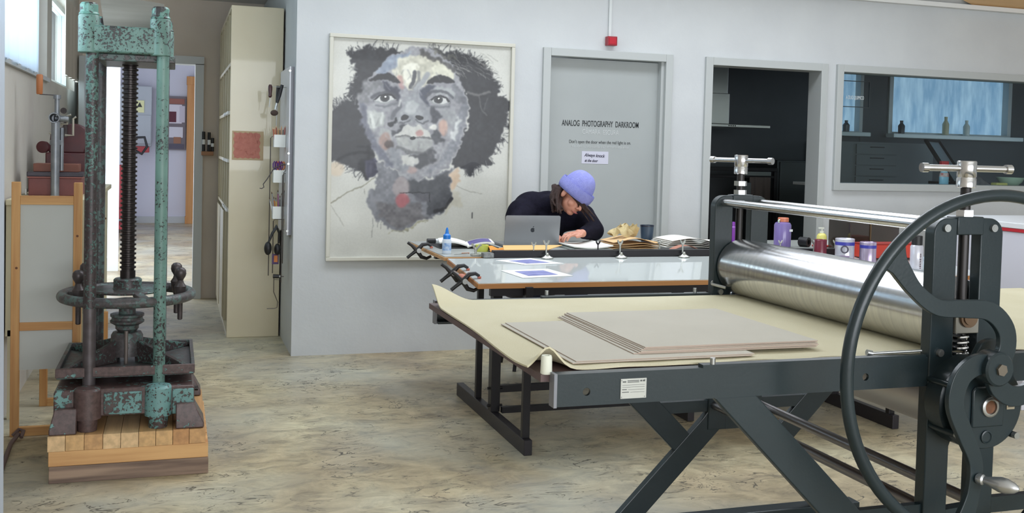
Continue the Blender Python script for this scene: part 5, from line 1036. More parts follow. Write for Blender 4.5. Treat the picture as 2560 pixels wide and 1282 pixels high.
# ---- things left of the clamp bar on the back board
ZB = 0.8576
gb = thing('glue_bottle', 'glue bottle with a blue pointed cap on the back board', 'bottle', (1.372, 5.25, ZB))
MB().lathe([(0.0225, 0), (0.024, 0.004), (0.024, 0.07), (0.020, 0.078)], (1.372, 5.25, ZB)).build('bottle_body', mat('bottle_white', (214, 224, 236), 0.35), gb)
MB().lathe([(0.0243, 0.018), (0.0243, 0.058)], (1.372, 5.25, ZB), cap=False).build('bottle_label', mat('label_blue', (96, 150, 214), 0.45, rgb2=(206, 220, 236), scale=60), gb)
MB().lathe([(0.020, 0.078), (0.0195, 0.098), (0.010, 0.106), (0.007, 0.128), (0.003, 0.138)], (1.372, 5.25, ZB)).build('bottle_cap', mat('cap_blue', (24, 122, 214), 0.35), gb)
pn = thing('marker', 'thick white marker with a black cap lying behind the glue bottle', 'marker', (1.46, 5.81, ZB))
MB().cyl((1.40, 5.81, ZB+0.0145), (1.45, 5.81, ZB+0.0145), 0.014).build('marker_cap', blk, pn); MB().cyl((1.45, 5.81, ZB+0.0145), (1.53, 5.81, ZB+0.0145), 0.012).build('marker_body', tagw, pn)
bo = thing('open_book', 'open picture book with a purple page lying behind the glue bottle', 'book', (1.57, 5.66, ZB))
def page(s, lift):
    def fn(u, v):
        x = 1.555+s*0.15*u; return (x+0.05*v, 5.50+0.24*v-0.03*u*s, ZB+0.012+0.020*math.sin(u*PI*0.75)+lift*u)
    return fn
MB().bx(1.40, 1.74, 5.50, 5.76, ZB+0.0005, ZB+0.006).build('book_cover', blk, bo, smooth=False)
MB().sheet(page(1, 0.008), 12, 6, 0.008).build('page_block', mat('page_white', (232, 232, 228), 0.7), bo); MB().sheet(page(-1, 0.0), 12, 6, 0.008).build('page_block', MATS['page_white'], bo)
MB().sheet(lambda u, v: (lambda p: (p[0], p[1], p[2]+0.0012))(page(1, 0.008)(0.1+0.8*u, 0.08+0.84*v)), 10, 6, 0.0005).build('page_picture', mat('purple_page', (74, 68, 122), 0.5, rgb2=(100, 92, 150), scale=9), bo)
yg = thing('tape_roll', 'lime yellow tape roll standing beside the orange pouch', 'tape', (1.60, 5.36, ZB))
MB().lathe([(0.022, 0), (0.036, 0), (0.036, 0.035), (0.022, 0.035), (0.022, 0)], (1.60, 5.36, ZB), cap=False, n=32).build('tape', mat('lime_tape', (198, 204, 92), 0.45), yg)
op = MB().sheet(lambda u, v: (1.63+0.17*u, 5.30+0.09*v, ZB+0.004+0.030*math.sin(v*PI)*(1-0.75*u)*(0.8+0.2*math.sin(u*14))), 20, 10, 0.004).build('orange_pouch', mat('orange_cloth', (224, 150, 44), 0.6, rgb2=(196, 116, 32), scale=14), org=(1.71, 5.34, ZB)); tag(op, 'crumpled orange pouch behind the clamp bar by the laptop', 'pouch')
sq = thing('clamp_block', 'grey aluminium clamp block with a lever at the end of the black bar', 'clamp', (1.55, 5.10, 0.848))
MB().bx(1.52, 1.579, 5.065, 5.11, 0.852, 0.878).build('block', mat('ribbed_alu', (150, 152, 150), 0.4, 0.7, rgb2=(110, 112, 112), scale=60), sq, smooth=False, bevel=0.004)
MB().cyl((1.50, 5.14, 0.858), (1.50, 5.14, 0.90), 0.006).tube([(1.50, 5.14, 0.886), (1.485, 5.14, 0.912), (1.478, 5.14, 0.92)], 0.006, 8).tube([(1.50, 5.14, 0.886), (1.52, 5.14, 0.91), (1.53, 5.14, 0.915)], 0.006, 8).build('lever', alu, sq)
MB().bx(1.475, 1.525, 5.12, 5.16, 0.8575, 0.868).build('lever_base', alu, sq, smooth=False, bevel=0.003)
tw = thing('tweezers', 'copper-tipped tweezers lying in front of the glue bottle', 'tweezers', (1.45, 5.17, ZB))
MB().bar((1.39, 5.16, ZB+0.004), (1.47, 5.175, ZB+0.008), 0.005, 0.003).build('arm', zinc, tw, smooth=False); MB().bar((1.44, 5.20, ZB+0.006), (1.48, 5.19, ZB+0.008), 0.012, 0.006).build('tip', mat('copper_tip', (176, 120, 92), 0.5), tw, smooth=False)
ev = MB().add([(1.64, 5.095, 0.8885), (1.885, 5.095, 0.8885), (2.02, 5.24, 0.8985), (1.68, 5.24, 0.8985), (1.64, 5.095, 0.8915), (1.885, 5.095, 0.8915), (2.02, 5.24, 0.9015), (1.68, 5.24, 0.9015)], [(3,2,1,0),(4,5,6,7),(0,1,5,4),(1,2,6,5),(2,3,7,6),(3,0,4,7)]).build('kraft_envelope', mat('kraft', (224, 180, 116), 0.7), smooth=False, org=(1.8, 5.15, 0.889)); tag(ev, 'orange kraft envelope lying over the black bar before the laptop', 'envelope')
# ---- laptop
lp = thing('laptop', 'open grey aluminium laptop seen from behind its lid', 'laptop', (1.95, 5.6, ZB))
sg = mat('space_grey', (142, 144, 148), 0.35, 0.7)
MB().bx(1.79, 2.12, 5.56, 5.80, ZB+0.001, ZB+0.014).build('laptop_base', sg, lp, smooth=False, bevel=0.004)
lidM = Matrix.Translation((1.955, 5.562, ZB+0.013)) @ Matrix.Rotation(math.radians(8), 4, 'X') @ Matrix.Rotation(math.radians(0), 4, 'Z')
def rrect(x0, x1, z0, z1, r): return arc(x1-r, z1-r, r, 0, 90, 5)+arc(x0+r, z1-r, r, 90, 180, 5)+arc(x0+r, z0+r, r, 180, 270, 5)+arc(x1-r, z0+r, r, 270, 360, 5)
lid = MB().prism(rrect(-0.166, 0.166, 0, 0.172, 0.01), -0.003, 0.003); lid.v = [tuple(lidM @ Vector(v)) for v in lid.v]; lid = lid.build('laptop_lid', sg, lp)
apm = mat('logo_dark', (58, 60, 66), 0.2, 0.4)
ap = []
for i in range(60):   # apple outline with notch on top, dimple below and bite at right
    t = 2*PI*i/60; r = 1.0-0.10*math.exp(-((((t-PI/2+PI) % (2*PI))-PI)/0.35)**2)-0.08*math.exp(-((((t+PI/2+PI) % (2*PI))-PI)/0.25)**2)
    x_, z_ = 0.0125*r*math.cos(t)*(1.0-0.10*(1 if math.sin(t) < 0 else 0)*abs(math.sin(t))), 0.0135*r*math.sin(t)
    b_ = math.hypot(x_-0.0155, z_-0.002)
    if b_ < 0.0065: d_ = (Vector((x_-0.0155, z_-0.002))).normalized()*0.0065; x_, z_ = 0.0155+d_.x, 0.002+d_.y
    ap.append((x_, 0.088+z_))
lg = MB().prism(ap, -0.0036, -0.003).prism([(0.0, 0.1025), (0.001, 0.1075), (0.006, 0.1125), (0.0065, 0.108), (0.004, 0.104)], -0.0036, -0.003); lg.v = [tuple(lidM @ Vector(v)) for v in lg.v]; lg.build('lid_logo', apm, lid, smooth=False)
# ---- papers, bag, cup to the right
paper = mat('sketch_paper', (228, 228, 220), 0.75)
sk = thing('sketchbook', 'open white sketchbook under the seated person\'s hand', 'sketchbook', (2.28, 5.48, ZB))
MB().bx(2.135, 2.362, 5.33, 5.66, ZB+0.0005, ZB+0.011).build('cover', mat('pale_cover', (196, 202, 196), 0.7), sk, smooth=False)
MB().sheet(lambda u, v: (2.128+0.112*u, 5.33+0.33*v, ZB+0.0175+0.009*(1-u)**1.5), 14, 6, 0.006).build('page_block', paper, sk)
MB().sheet(lambda u, v: (2.241+0.124*u, 5.33+0.33*v, ZB+0.0175+0.014*u**1.6), 14, 6, 0.006).build('page_block', paper, sk)
kb = mat('kraft_pale', (226, 192, 146), 0.75, rgb2=(212, 172, 120), scale=7)
kp = MB()
for k in range(4): kp.sheet(lambda u, v, k=k: (2.37+0.30*u+0.006*k, 5.38+0.20*v, ZB+0.006+0.012*k+(0.022 if k == 3 else 0.006)*math.sin(min(1, u*1.15)*PI)+0.003*math.sin(u*9+k)), 24, 4, 0.003)
kp = kp.build('kraft_paper_stack', kb, org=(2.5, 5.48, ZB)); tag(kp, 'folded kraft paper bundle on the back board between sketchbook and cup', 'paper stack')
bgm = mat('bag_paper', (208, 190, 142), 0.8, rgb2=(160, 140, 100), scale=22, bump=0.4, bscale=40)
def bag(u, v):
    a = u*2*PI; r = 0.045*(1-0.35*v)*(1+0.22*math.sin(3*a+v*4)+0.15*math.sin(7*a+2)); return (2.50+1.7*r*math.cos(a)+0.03*v, 5.495+r*math.sin(a), ZB+0.076+0.056*v**0.8+0.012*math.sin(5*a+6*v))
bg_ = MB().sheet(bag, 48, 12, 0.002).build('paper_bag', bgm, org=(2.5, 5.5, ZB+0.06)); tag(bg_, 'crumpled tan paper bag lying on the kraft paper bundle', 'paper bag')
cu = thing('mug', 'dark blue-grey handleless mug behind the kraft bundle', 'mug', (2.745, 5.69, ZB))
MB().lathe([(0.030, 0), (0.034, 0.004), (0.041, 0.115), (0.041, 0.118), (0.037, 0.118), (0.031, 0.01), (0.001, 0.008)], (2.745, 5.69, ZB), cap=False, n=36).build('mug_body', mat('slate_glaze', (62, 80, 98), 0.35, rgb2=(50, 66, 84), scale=10), cu)
MB().lathe([(0.0415, 0.110), (0.042, 0.114), (0.0415, 0.119)], (2.745, 5.69, ZB), cap=False, n=36).build('mug_rim', mat('dark_rim', (40, 44, 58), 0.35), cu)
ws = MB()
for k in range(5): ws.sheet(lambda u, v, k=k: (2.70+0.40*u+0.01*k, 5.34+0.24*v, ZB+0.010+0.007*k+0.030*math.sin(min(1, 0.2+u)*PI)*(0.5+0.12*k)+0.002*math.sin(u*11+k)), 24, 4, 0.002)
ws = ws.build('white_papers', mat('white_sheets', (222, 220, 212), 0.75), org=(2.9, 5.48, ZB)); tag(ws, 'loose heap of white paper sheets beside the press upright', 'paper sheets')
tc_ = MB().sheet(lambda u, v: (2.70+0.19*u, 5.265+0.06*v, ZB+0.004+0.030*math.sin(u*PI)), 16, 3, 0.002).build('terracotta_sheet', mat('terracotta_paper', (176, 122, 104), 0.7), org=(2.8, 5.33, ZB)); tag(tc_, 'curled terracotta paper sheet under the white papers', 'paper sheet')

# ================================================================== person
def blob(parts, voxel, name, m, parent=None, smooth=6):
    """one continuous skin over round cones (p0,r0,p1,r1) and ellipsoids (c,(rx,ry,rz),M)"""
    mb = MB()
    for p in parts:
        if len(p) == 4:
            a, r0, b, r1 = Vector(p[0]), p[1], Vector(p[2]), p[3]; n = 6
            for i in range(n): 
                pass
            mb.cyl(a, b, r0, r1, 18); mb.sph(a, r0, 18, 10); mb.sph(b, r1, 18, 10)
        else: mb.sph(p[0], p[1], 24, 14, p[2])
    o = mb.build(name+'_src', None, None, smooth=False)
    r = o.modifiers.new('r', 'REMESH'); r.mode = 'VOXEL'; r.voxel_size = voxel
    s = o.modifiers.new('s', 'SMOOTH'); s.iterations = smooth; s.factor = 0.5
    dg = bpy.context.evaluated_depsgraph_get(); dg.update(); me = bpy.data.meshes.new_from_object(o.evaluated_get(dg)); bpy.data.objects.remove(o)
    me.name = name; me.materials.clear(); me.materials.append(m); me.polygons.foreach_set('use_smooth', [True]*len(me.polygons))
    ob = bpy.data.objects.new(name, me); COL.objects.link(ob)
    base = Vector(ORG[parent.name]) if parent else Vector((2.25, 6.2, 0)); me.transform(Matrix.Translation(-base))
    if parent: ob.parent = parent
    else: ob.location = base
    ORG[ob.name] = tuple(base); return ob
HC = Vector((2.285, 5.74, 1.155)); up = Vector((0.52, -0.27, 0.80)).normalized(); fw = Vector((0.16, -0.76, -0.50)); fw = (fw-up*fw.dot(up)).normalized(); rt = fw.cross(up)
HM = Matrix((rt, fw, up)).transposed()
def hp_(a, b, c): return HC+rt*a+fw*b+up*c           # head space: right, forward, up
neckb = Vector((2.20, 5.93, 1.075)); Rs, Ls = Vector((2.06, 5.98, 1.04)), Vector((2.42, 5.93, 1.01)); Re, Le = Vector((1.965, 5.86, 0.950)), Vector((2.415, 5.74, 0.938))
Rw, Lw = Vector((2.06, 5.70, 0.930)), Vector((2.285, 5.60, 0.934)); pel = Vector((2.22, 6.28, 0.64)); mid = Vector((2.20, 6.16, 0.86)); che = Vector((2.22, 6.01, 1.0))
skin = mat('skin', (206, 150, 126), 0.5, rgb2=(196, 136, 114), scale=14)
I3 = Matrix.Identity(3)
body = [(pel, 0.12, mid, 0.11), (mid, 0.115, che, 0.125), (che, 0.12, neckb, 0.06), (neckb, 0.052, hp_(0, -0.02, -0.06), 0.048), (che, 0.09, Rs, 0.055), (che, 0.09, Ls, 0.055), (Rs, 0.05, Re, 0.038), (Ls, 0.05, Le, 0.038), (Re, 0.036, Rw, 0.025), (Le, 0.036, Lw, 0.025),
        (HC+up*0.02, (0.073, 0.092, 0.085), HM), (hp_(0, 0.02, -0.055), (0.056, 0.066, 0.062), HM), (hp_(0, 0.055, -0.098), (0.026, 0.022, 0.018), HM),
        (hp_(0, 0.082, -0.008), 0.009, hp_(0, 0.107, -0.043), 0.0105), (hp_(0.013, 0.098, -0.05), (0.0075, 0.009, 0.007), HM), (hp_(-0.013, 0.098, -0.05), (0.0075, 0.009, 0.007), HM),
        (hp_(0, 0.088, -0.078), (0.024, 0.011, 0.007), HM), (hp_(0.034, 0.054, -0.046), (0.024, 0.024, 0.026), HM), (hp_(-0.034, 0.054, -0.046), (0.024, 0.024, 0.026), HM), (hp_(0, 0.083, 0.012), (0.05, 0.012, 0.011), HM),
        (hp_(-0.076, -0.005, -0.025), (0.009, 0.018, 0.030), HM), (hp_(0.076, -0.005, -0.025), (0.009, 0.018, 0.030), HM)]
kneeR, kneeL = Vector((2.10, 5.86, 0.60)), Vector((2.36, 5.84, 0.59)); anR, anL = Vector((2.10, 6.02, 0.16)), Vector((2.38, 6.0, 0.16))
for k_, a_, sx in ((kneeR, anR, -0.08), (kneeL, anL, 0.08)):
    body += [(pel+Vector((sx, 0, -0.01)), 0.085, k_, 0.058), (k_, 0.055, a_, 0.036), (a_, 0.036, a_+Vector((0, -0.10, -0.03)), 0.028)]
def hand_parts(w_, d, side, down=Vector((0, 0, -1)), curl=0.5):
    d = d.normalized(); s = down.cross(d).normalized()*side; pc = w_+d*0.05; P = [(w_, 0.021, w_+d*0.03, 0.026), (pc+s*0.022, 0.0155, pc+d*0.035+s*0.026, 0.0125), (pc, 0.0165, pc+d*0.04, 0.0125), (pc-s*0.02, 0.0155, pc+d*0.034-s*0.026, 0.0125)]
    for i, (o_, l) in enumerate(((0.031, 0.060), (0.010, 0.070), (-0.011, 0.066), (-0.031, 0.052))):
        b0 = pc+d*0.036+s*o_; b1 = b0+d*l*0.45+down*l*0.12*curl; b2 = b1+d*l*0.25+down*l*0.4*curl; b3 = b2+d*l*0.10+down*l*0.35*curl
        P += [(b0, 0.0086, b1, 0.0078), (b1, 0.0078, b2, 0.0072), (b2, 0.0072, b3, 0.0062)]
    t0 = w_+d*0.025+s*0.026; t1 = t0+d*0.025+s*0.022+down*0.006; t2 = t1+d*0.026-s*0.002+down*0.006
    P += [(t0, 0.012, t1, 0.0098), (t1, 0.0098, t2, 0.0076)]; return P
body += hand_parts(Lw, Vector((-1, -0.28, -0.06)), -1, curl=0.55); body += hand_parts(Rw, Vector((0.6, -0.5, -0.12)), 1, curl=0.5)
pe = blob(body, 0.0040, 'person', skin, None, 3)
tag(pe, 'person in a lilac beanie and black sweater bent over a sketchbook at the table', 'person')
knit = mat('black_sweater', (20, 19, 30), 0.95, rgb2=(28, 26, 40), scale=40, bump=0.25, bscale=160, spec=0.15)
Rc, Lc = Re+(Rw-Re)*0.9, Le+(Lw-Le)*0.88
blob([(pel+Vector((0, 0, 0.04)), 0.145, mid, 0.135), (mid, 0.145, che+Vector((0, 0.02, 0.02)), 0.145), (che, 0.14, neckb, 0.072), (neckb, 0.07, neckb+(HC-neckb)*0.25, 0.062), (che+Vector((0, .02, .02)), 0.115, Rs, 0.078), (che, 0.11, Ls, 0.078), (Rs, 0.075, Re, 0.062), (Ls, 0.075, Le, 0.064), (Re, 0.060, Rc, 0.040), (Le, 0.062, Lc, 0.038),
      (Vector((2.08, 6.07, 0.985)), (0.12, 0.115, 0.12), I3), (Vector((2.12, 6.03, 1.055)), (0.125, 0.12, 0.105), I3), (Vector((2.03, 5.99, 1.005)), (0.09, 0.10, 0.11), I3)], 0.010, 'sweater', knit, pe, 5)
jm = mat('dark_jeans', (44, 50, 68), 0.9, rgb2=(58, 64, 84), scale=9)
jp = [(pel, 0.135, pel+Vector((0, 0, 0.06)), 0.13)]
for k_, a_, sx in ((kneeR, anR, -0.08), (kneeL, anL, 0.08)): jp += [(pel+Vector((sx, 0, -0.01)), 0.100, k_, 0.074), (k_, 0.073, a_+Vector((0, 0, 0.06)), 0.060)]
blob(jp, 0.010, 'jeans', jm, pe, 4)
shoe = mat('dark_shoe', (36, 34, 36), 0.6)
for a_ in (anR, anL): blob([(a_+Vector((0, 0.02, -0.06)), 0.045, a_+Vector((0, -0.11, -0.075)), 0.040), (a_, 0.046, a_+Vector((0, 0.01, -0.07)), 0.045)], 0.010, 'shoe', shoe, pe, 3)
# beanie: crown and turned-up ribbed cuff
lil = mat('lilac_wool', (146, 150, 212), 0.95, rgb2=(134, 138, 204), scale=60, bump=0.5, bscale=220)
hat = MB(); n_, m_ = 64, 18; vs = []
hb = Vector((0, -0.012, 0.03))
for j in range(m_+1):
    t = j/m_; ph = t*PI/2
    for i in range(n_):
        a = 2*PI*i/n_; r = math.cos(ph)**0.8 if j < m_ else 0
        vs.append(hp_(hb.x+0.088*r*math.cos(a), hb.y+0.105*r*math.sin(a), hb.z+0.122*math.sin(ph)**0.95))
hat.add(vs, [(j*n_+i, j*n_+(i+1) % n_, (j+1)*n_+(i+1) % n_, (j+1)*n_+i) for j in range(m_) for i in range(n_)])
ho = hat.build('beanie', lil, pe, ang=80)
cf = MB(); vs = []; prof_ = [(1.0, -0.036), (1.10, -0.036), (1.17, -0.014), (1.18, 0.016), (1.14, 0.032), (1.02, 0.022)]; n_ = 128
for r, h in prof_:
    for i in range(n_):
        a = 2*PI*i/n_; k = r*(1+0.010*(i % 2)*(1 if r > 1.02 else 0)); vs.append(hp_(hb.x+0.089*k*math.cos(a), hb.y+0.106*k*math.sin(a), hb.z+h-0.004))
K = len(prof_); cf.add(vs, [(j*n_+i, j*n_+(i+1) % n_, ((j+1) % K)*n_+(i+1) % n_, ((j+1) % K)*n_+i) for j in range(K) for i in range(n_)])
cf.build('cuff', lil, ho, ang=80)
# hair falling beside the face
hairm = mat('brown_hair', (66, 40, 32), 0.5, rgb2=(42, 26, 22), scale=60, stretch=(3, 3, 0.25), bump=0.8, bscale=140)
R2 = random.Random(9); lk = []
def lock(P, R):
    for i in range(len(P)-1): lk.append((P[i], R[i], P[i+1], R[i+1]))
for k in range(26):
    s0 = Vector((R2.uniform(2.195, 2.225), R2.uniform(5.75, 5.86), R2.uniform(1.175, 1.205))); e = Vector((R2.uniform(2.140, 2.200), R2.uniform(5.67, 5.79), R2.uniform(1.040, 1.085))); w1 = R2.uniform(-0.010, 0.010); g_ = R2.uniform(0.4, 1.1)
    lock([s0, s0+Vector((-0.022*g_, -0.006, -0.004)), s0.lerp(e, 0.4)+Vector((-0.026*g_+w1, 0, 0.008)), s0.lerp(e, 0.7)+Vector((-0.012-w1, 0, 0.0)), e], [0.010, 0.011, 0.011, 0.0095, 0.003])
for k in range(7):
    s0 = hp_(0.080, 0.01+R2.uniform(-0.03, 0.03), -0.005); e = Vector((R2.uniform(2.340, 2.372), R2.uniform(5.60, 5.65), R2.uniform(0.995, 1.03))); m1 = s0.lerp(e, 0.5)+Vector((0.012+R2.uniform(-0.008, 0.008), 0, 0)); lock([s0, m1, e], [0.007, 0.0085, 0.0025])
blob(lk, 0.0034, 'hair', hairm, pe, 2)
for sx in (-1, 1):
    MB().tube([hp_(sx*0.020, 0.091, 0.016), hp_(sx*0.036, 0.086, 0.019), hp_(sx*0.052, 0.072, 0.014)], [0.002, 0.0034, 0.0015], 6).build('eyebrow', hairm, pe)
    MB().sph(hp_(sx*0.032, 0.076, -0.006), (0.012, 0.010, 0.008), 14, 8, HM).build('eye', mat('eye_white', (226, 220, 216), 0.25), pe)
    MB().tube([hp_(sx*0.020, 0.087, -0.009), hp_(sx*0.032, 0.0875, -0.012), hp_(sx*0.045, 0.080, -0.010)], [0.0012, 0.002, 0.0012], 6).build('eyelid', mat('lash', (54, 36, 30), 0.6), pe)
MB().tube([hp_(-0.022, 0.092, -0.077), hp_(0, 0.1, -0.078), hp_(0.022, 0.092, -0.077)], [0.002, 0.0042, 0.002], 8).build('lips', mat('lips', (176, 96, 92), 0.45), pe)
# stool
st = thing('work_stool', 'dark round work stool under the person in the black sweater', 'stool', (2.22, 6.30, 0))
MB().lathe([(0.15, 0.455), (0.165, 0.462), (0.165, 0.49), (0.15, 0.50)], (2.22, 6.32, 0)).build('seat', black2, st)
for a in (45, 135, 225, 315): MB().cyl((2.22+0.12*math.cos(math.radians(a)), 6.32+0.12*math.sin(math.radians(a)), 0.456), (2.22+0.2*math.cos(math.radians(a)), 6.32+0.2*math.sin(math.radians(a)), 0), 0.012).build('leg', black, st)
MB().tube([(2.22+0.165*math.cos(t*PI/16), 6.32+0.165*math.sin(t*PI/16), 0.2) for t in range(32)], 0.009, 8, closed=True).build('foot_ring', black, st)
# ================================================================== things right of the press upright, on the table
nb = thing('water_bottle', 'lilac plastic water bottle with an orange cap on the back board', 'bottle', (3.575, 5.50, ZB))
lilp = mat('lilac_plastic', (150, 132, 196), 0.2, rgb2=(140, 122, 188), scale=6, trans=0.35)
MB().lathe([(0.046, 0), (0.052, 0.004), (0.052, 0.135), (0.046, 0.148), (0.030, 0.156)], (3.575, 5.50, ZB)).build('bottle_body', lilp, nb)
MB().lathe([(0.033, 0.156), (0.033, 0.178), (0.030, 0.181)], (3.578, 5.50, ZB)).build('bottle_cap', mat('orange_cap', (206, 122, 92), 0.4), nb)
MB().bx(3.590, 3.612, 5.446, 5.449, ZB+0.098, ZB+0.112).build('sticker', tagw, nb, smooth=False)
MB().tube([(3.545, 5.49, ZB+0.168), (3.53, 5.48, ZB+0.162), (3.535, 5.48, ZB+0.152)], 0.005, 8).build('cap_strap', mat('mint_strap', (190, 214, 196), 0.5), nb)
pb_ = MB().lathe([(0.016, 0), (0.017, 0.003), (0.017, 0.12), (0.010, 0.128), (0.010, 0.15), (0.007, 0.154)], (3.23, 5.50, ZB)).build('slim_bottle', mat('violet_plastic', (124, 50, 156), 0.35), org=(3.23, 5.5, ZB)); tag(pb_, 'slim violet bottle seen through the slot of the far press upright', 'bottle')
rl2 = thing('tape_roll', 'black tape roll standing on edge beside the lilac water bottle', 'tape', (3.73, 5.50, ZB))
MB().lathe([(0.016, -0.03), (0.030, -0.03), (0.030, 0.03), (0.016, 0.03), (0.016, -0.03)], M=axisM((3.735, 5.50, ZB+0.030), (0.45, -0.9, 0)), cap=False).build('tape', blk, rl2)
pu = thing('pump_bottle', 'pump bottle of yellow liquid beside the paint tins', 'bottle', (3.74, 5.33, ZB))
MB().lathe([(0.028, 0), (0.030, 0.003), (0.030, 0.082), (0.022, 0.095), (0.012, 0.1)], (3.74, 5.33, ZB)).build('bottle_body', mat('yellow_liquid', (222, 216, 128), 0.2, rgb2=(212, 204, 110), scale=5), pu)
MB().cyl((3.74, 5.33, ZB+0.1), (3.74, 5.33, ZB+0.112), 0.013).cyl((3.74, 5.33, ZB+0.112), (3.74, 5.33, ZB+0.128), 0.005).bx(3.72, 3.75, 5.322, 5.338, ZB+0.126, ZB+0.134).build('pump', mat('pump_white', (226, 228, 214), 0.4), pu)
rc = MB().bx(3.80, 3.90, 5.45, 5.52, ZB+0.0005, ZB+0.012).build('red_scraper', mat('scraper_red', (184, 56, 44), 0.4), bevel=0.004, org=(3.85, 5.48, ZB)); tag(rc, 'flat red scraper lying behind the pump bottle', 'scraper')
def tin(x, y, r, h, label, body, band, mark=True):
    z = zt(y+r*1.03)+0.0006; t_ = thing('paint_tin', label, 'tin', (x, y, z), 'tins on the table')
    MB().lathe([(r, 0), (r*1.03, 0.003), (r, 0.006), (r, h-0.006), (r*1.03, h-0.003), (r*0.96, h), (r*0.9, h-0.004), (0.001, h-0.004)], (x, y, z), cap=False, n=36).build('tin_body', body, t_)
    if band: MB().lathe([(r*1.006, h*0.72), (r*1.006, h*0.86)], (x, y, z), cap=False, n=36).build('label_band', band, t_)
    if mark:
        a = Vector((-x, -y, 0)).normalized(); p = Vector((x, y, z+h*0.56))+a*r*1.0; M = axisM(p, a)
        MB().lathe([(r*0.28, 0), (r*0.42, 0), (r*0.42, 0.002), (r*0.28, 0.002)], M=M, cap=False, n=24).build('label_ring', mat('label_dark', (74, 70, 84), 0.5), t_)
        s_ = Vector((-a.y, a.x, 0))
        MB().bar(Vector((x, y, z+h*0.22))+a*(r*1.005)-s_*r*0.5, Vector((x, y, z+h*0.22))+a*(r*1.005)+s_*r*0.5, 0.003, h*0.16).build('label_patch', mat('label_mauve', (140, 118, 150), 0.5), t_, smooth=False)
    return t_
tinm = mat('tin_silver_print', (204, 204, 214), 0.25, 0.35, rgb2=(184, 184, 196), scale=24)
tin(3.556, 4.85, 0.052, 0.132, 'silver printed tin with a blue band and round mark', tinm, mat('band_blue', (58, 60, 156), 0.4))
tin(3.672, 4.80, 0.045, 0.122, 'silver and violet striped tin beside the red box', mat('tin_striped', (196, 186, 204), 0.25, 0.35, rgb2=(120, 92, 140), scale=9, stretch=(4, 4, 0.05)), MATS['band_blue'], False)
tin(3.485, 4.975, 0.034, 0.105, 'maroon tin standing behind the blue-banded tin', mat('tin_maroon', (110, 36, 52), 0.3), None, False)
zr = zt(5.04)
rbx = thing('red_box', 'bright red box on the glass board behind the tins', 'box', (3.92, 4.97, zt(4.9)))
MB().bx(3.745, 4.12, 4.91, 5.03, zr+0.0005, 0.926).build('box_body', mat('box_red', (200, 62, 46), 0.45), rbx, smooth=False, bevel=0.003); MB().bx(3.742, 4.123, 4.907, 5.033, 0.926, 0.932).build('box_lid', mat('box_red_dark', (150, 40, 34), 0.45), rbx, smooth=False)
tb_ = thing('tray_box', 'dark glossy brown tray case behind the red box', 'case', (4.09, 5.3, ZB))
gl_ = mat('smoked_acrylic', (48, 42, 38), 0.08, rgb2=(66, 56, 48), scale=3, coat=0.5)
MB().bx(3.85, 4.20, 5.20, 5.42, ZB+0.001, 1.035).build('case_body', gl_, tb_, smooth=False, bevel=0.004); MB().bx(3.985, 3.993, 5.194, 5.20, ZB+0.01, 1.03).build('case_divider', mat('brass_dull', (110, 92, 68), 0.4, 0.5), tb_, smooth=False)
sc = thing('spray_can', 'white spray can with a black cap behind the handwheel', 'spray can', (3.861, 4.633, zt(4.633)))
zs = zt(4.668)+0.001
MB().lathe([(0.032, 0), (0.034, 0.004), (0.034, 0.128), (0.028, 0.136)], (3.861, 4.633, zs)).build('can_body', mat('can_pale', (206, 206, 216), 0.25, 0.2), sc)
MB().lathe([(0.0285, 0.137), (0.0285, 0.184), (0.026, 0.187)], (3.861, 4.633, zs)).build('can_cap', blk, sc)
for k in range(9):
    a = math.radians(-128); r = 0.0345; p = Vector((3.861+r*math.cos(a+0.62), 4.633+r*math.sin(a+0.62), zs+0.012+k*0.0095)); MB().sph(p, (0.006 if k % 2 else 0.0045, 0.002, 0.0032 if k % 3 else 0.002), 8, 6).build('printed_letter', mat('print_maroon', (84, 58, 66), 0.5), sc)
# ---- white counter with red edge
wc = thing('white_counter', 'white counter with a red edge stripe standing beyond the press', 'counter', (5.2, 5.0, 0))
cw = mat('counter_white', (214, 214, 224), 0.4)
MB().bx(4.62, 6.2, 4.62, 5.38, 0.0, 1.015).build('counter_body', cw, wc, smooth=False, bevel=0.004); MB().bx(4.61, 6.21, 4.605, 5.39, 1.035, 1.068).build('counter_top', mat('counter_top_white', (226, 228, 230), 0.3), wc, smooth=False, bevel=0.004); MB().bx(4.612, 6.208, 4.607, 5.388, 1.016, 1.034).build('edge_stripe', mat('stripe_red', (186, 44, 54), 0.4), wc, smooth=False)

# ================================================================== kitchen things
hd_ = thing('cooker_hood', 'stainless cooker hood with a glass canopy in the dark kitchen', 'cooker hood', (4.85, 8.7, 1.66))
MB().bx(4.66, 4.965, 8.60, 8.9, 1.705, 1.99).build('hood_cover', mat('hood_steel', (206, 206, 204), 0.25, 0.9), hd_, smooth=False, bevel=0.003)
MB().bx(4.68, 4.955, 8.62, 8.88, 1.99, 2.548).build('hood_duct', MATS['hood_steel'], hd_, smooth=False, bevel=0.003)
MB().bx(4.45, 5.32, 8.45, 8.95, 1.672, 1.700).build('hood_canopy', MATS['hood_steel'], hd_, smooth=False, bevel=0.004)
for k in range(4): MB().cyl((4.88+0.022*k, 8.45, 1.686), (4.88+0.022*k, 8.446, 1.686), 0.006, n=10).build('button', blk, hd_)
hs = thing('hanging_rail', 'black steel kitchen rail with a grey towel hanging on it', 'rail', (5.1, 8.6, 0))
MB().bx(4.5, 5.49, 8.56, 8.60, 1.265, 1.30).bx(5.455, 5.49, 8.56, 8.60, 0, 1.265).bx(4.5, 4.535, 8.56, 8.60, 0, 1.265).bx(4.5, 5.49, 8.57, 8.59, 1.20, 1.225).build('rail_frame', black, hs, smooth=False, bevel=0.003)
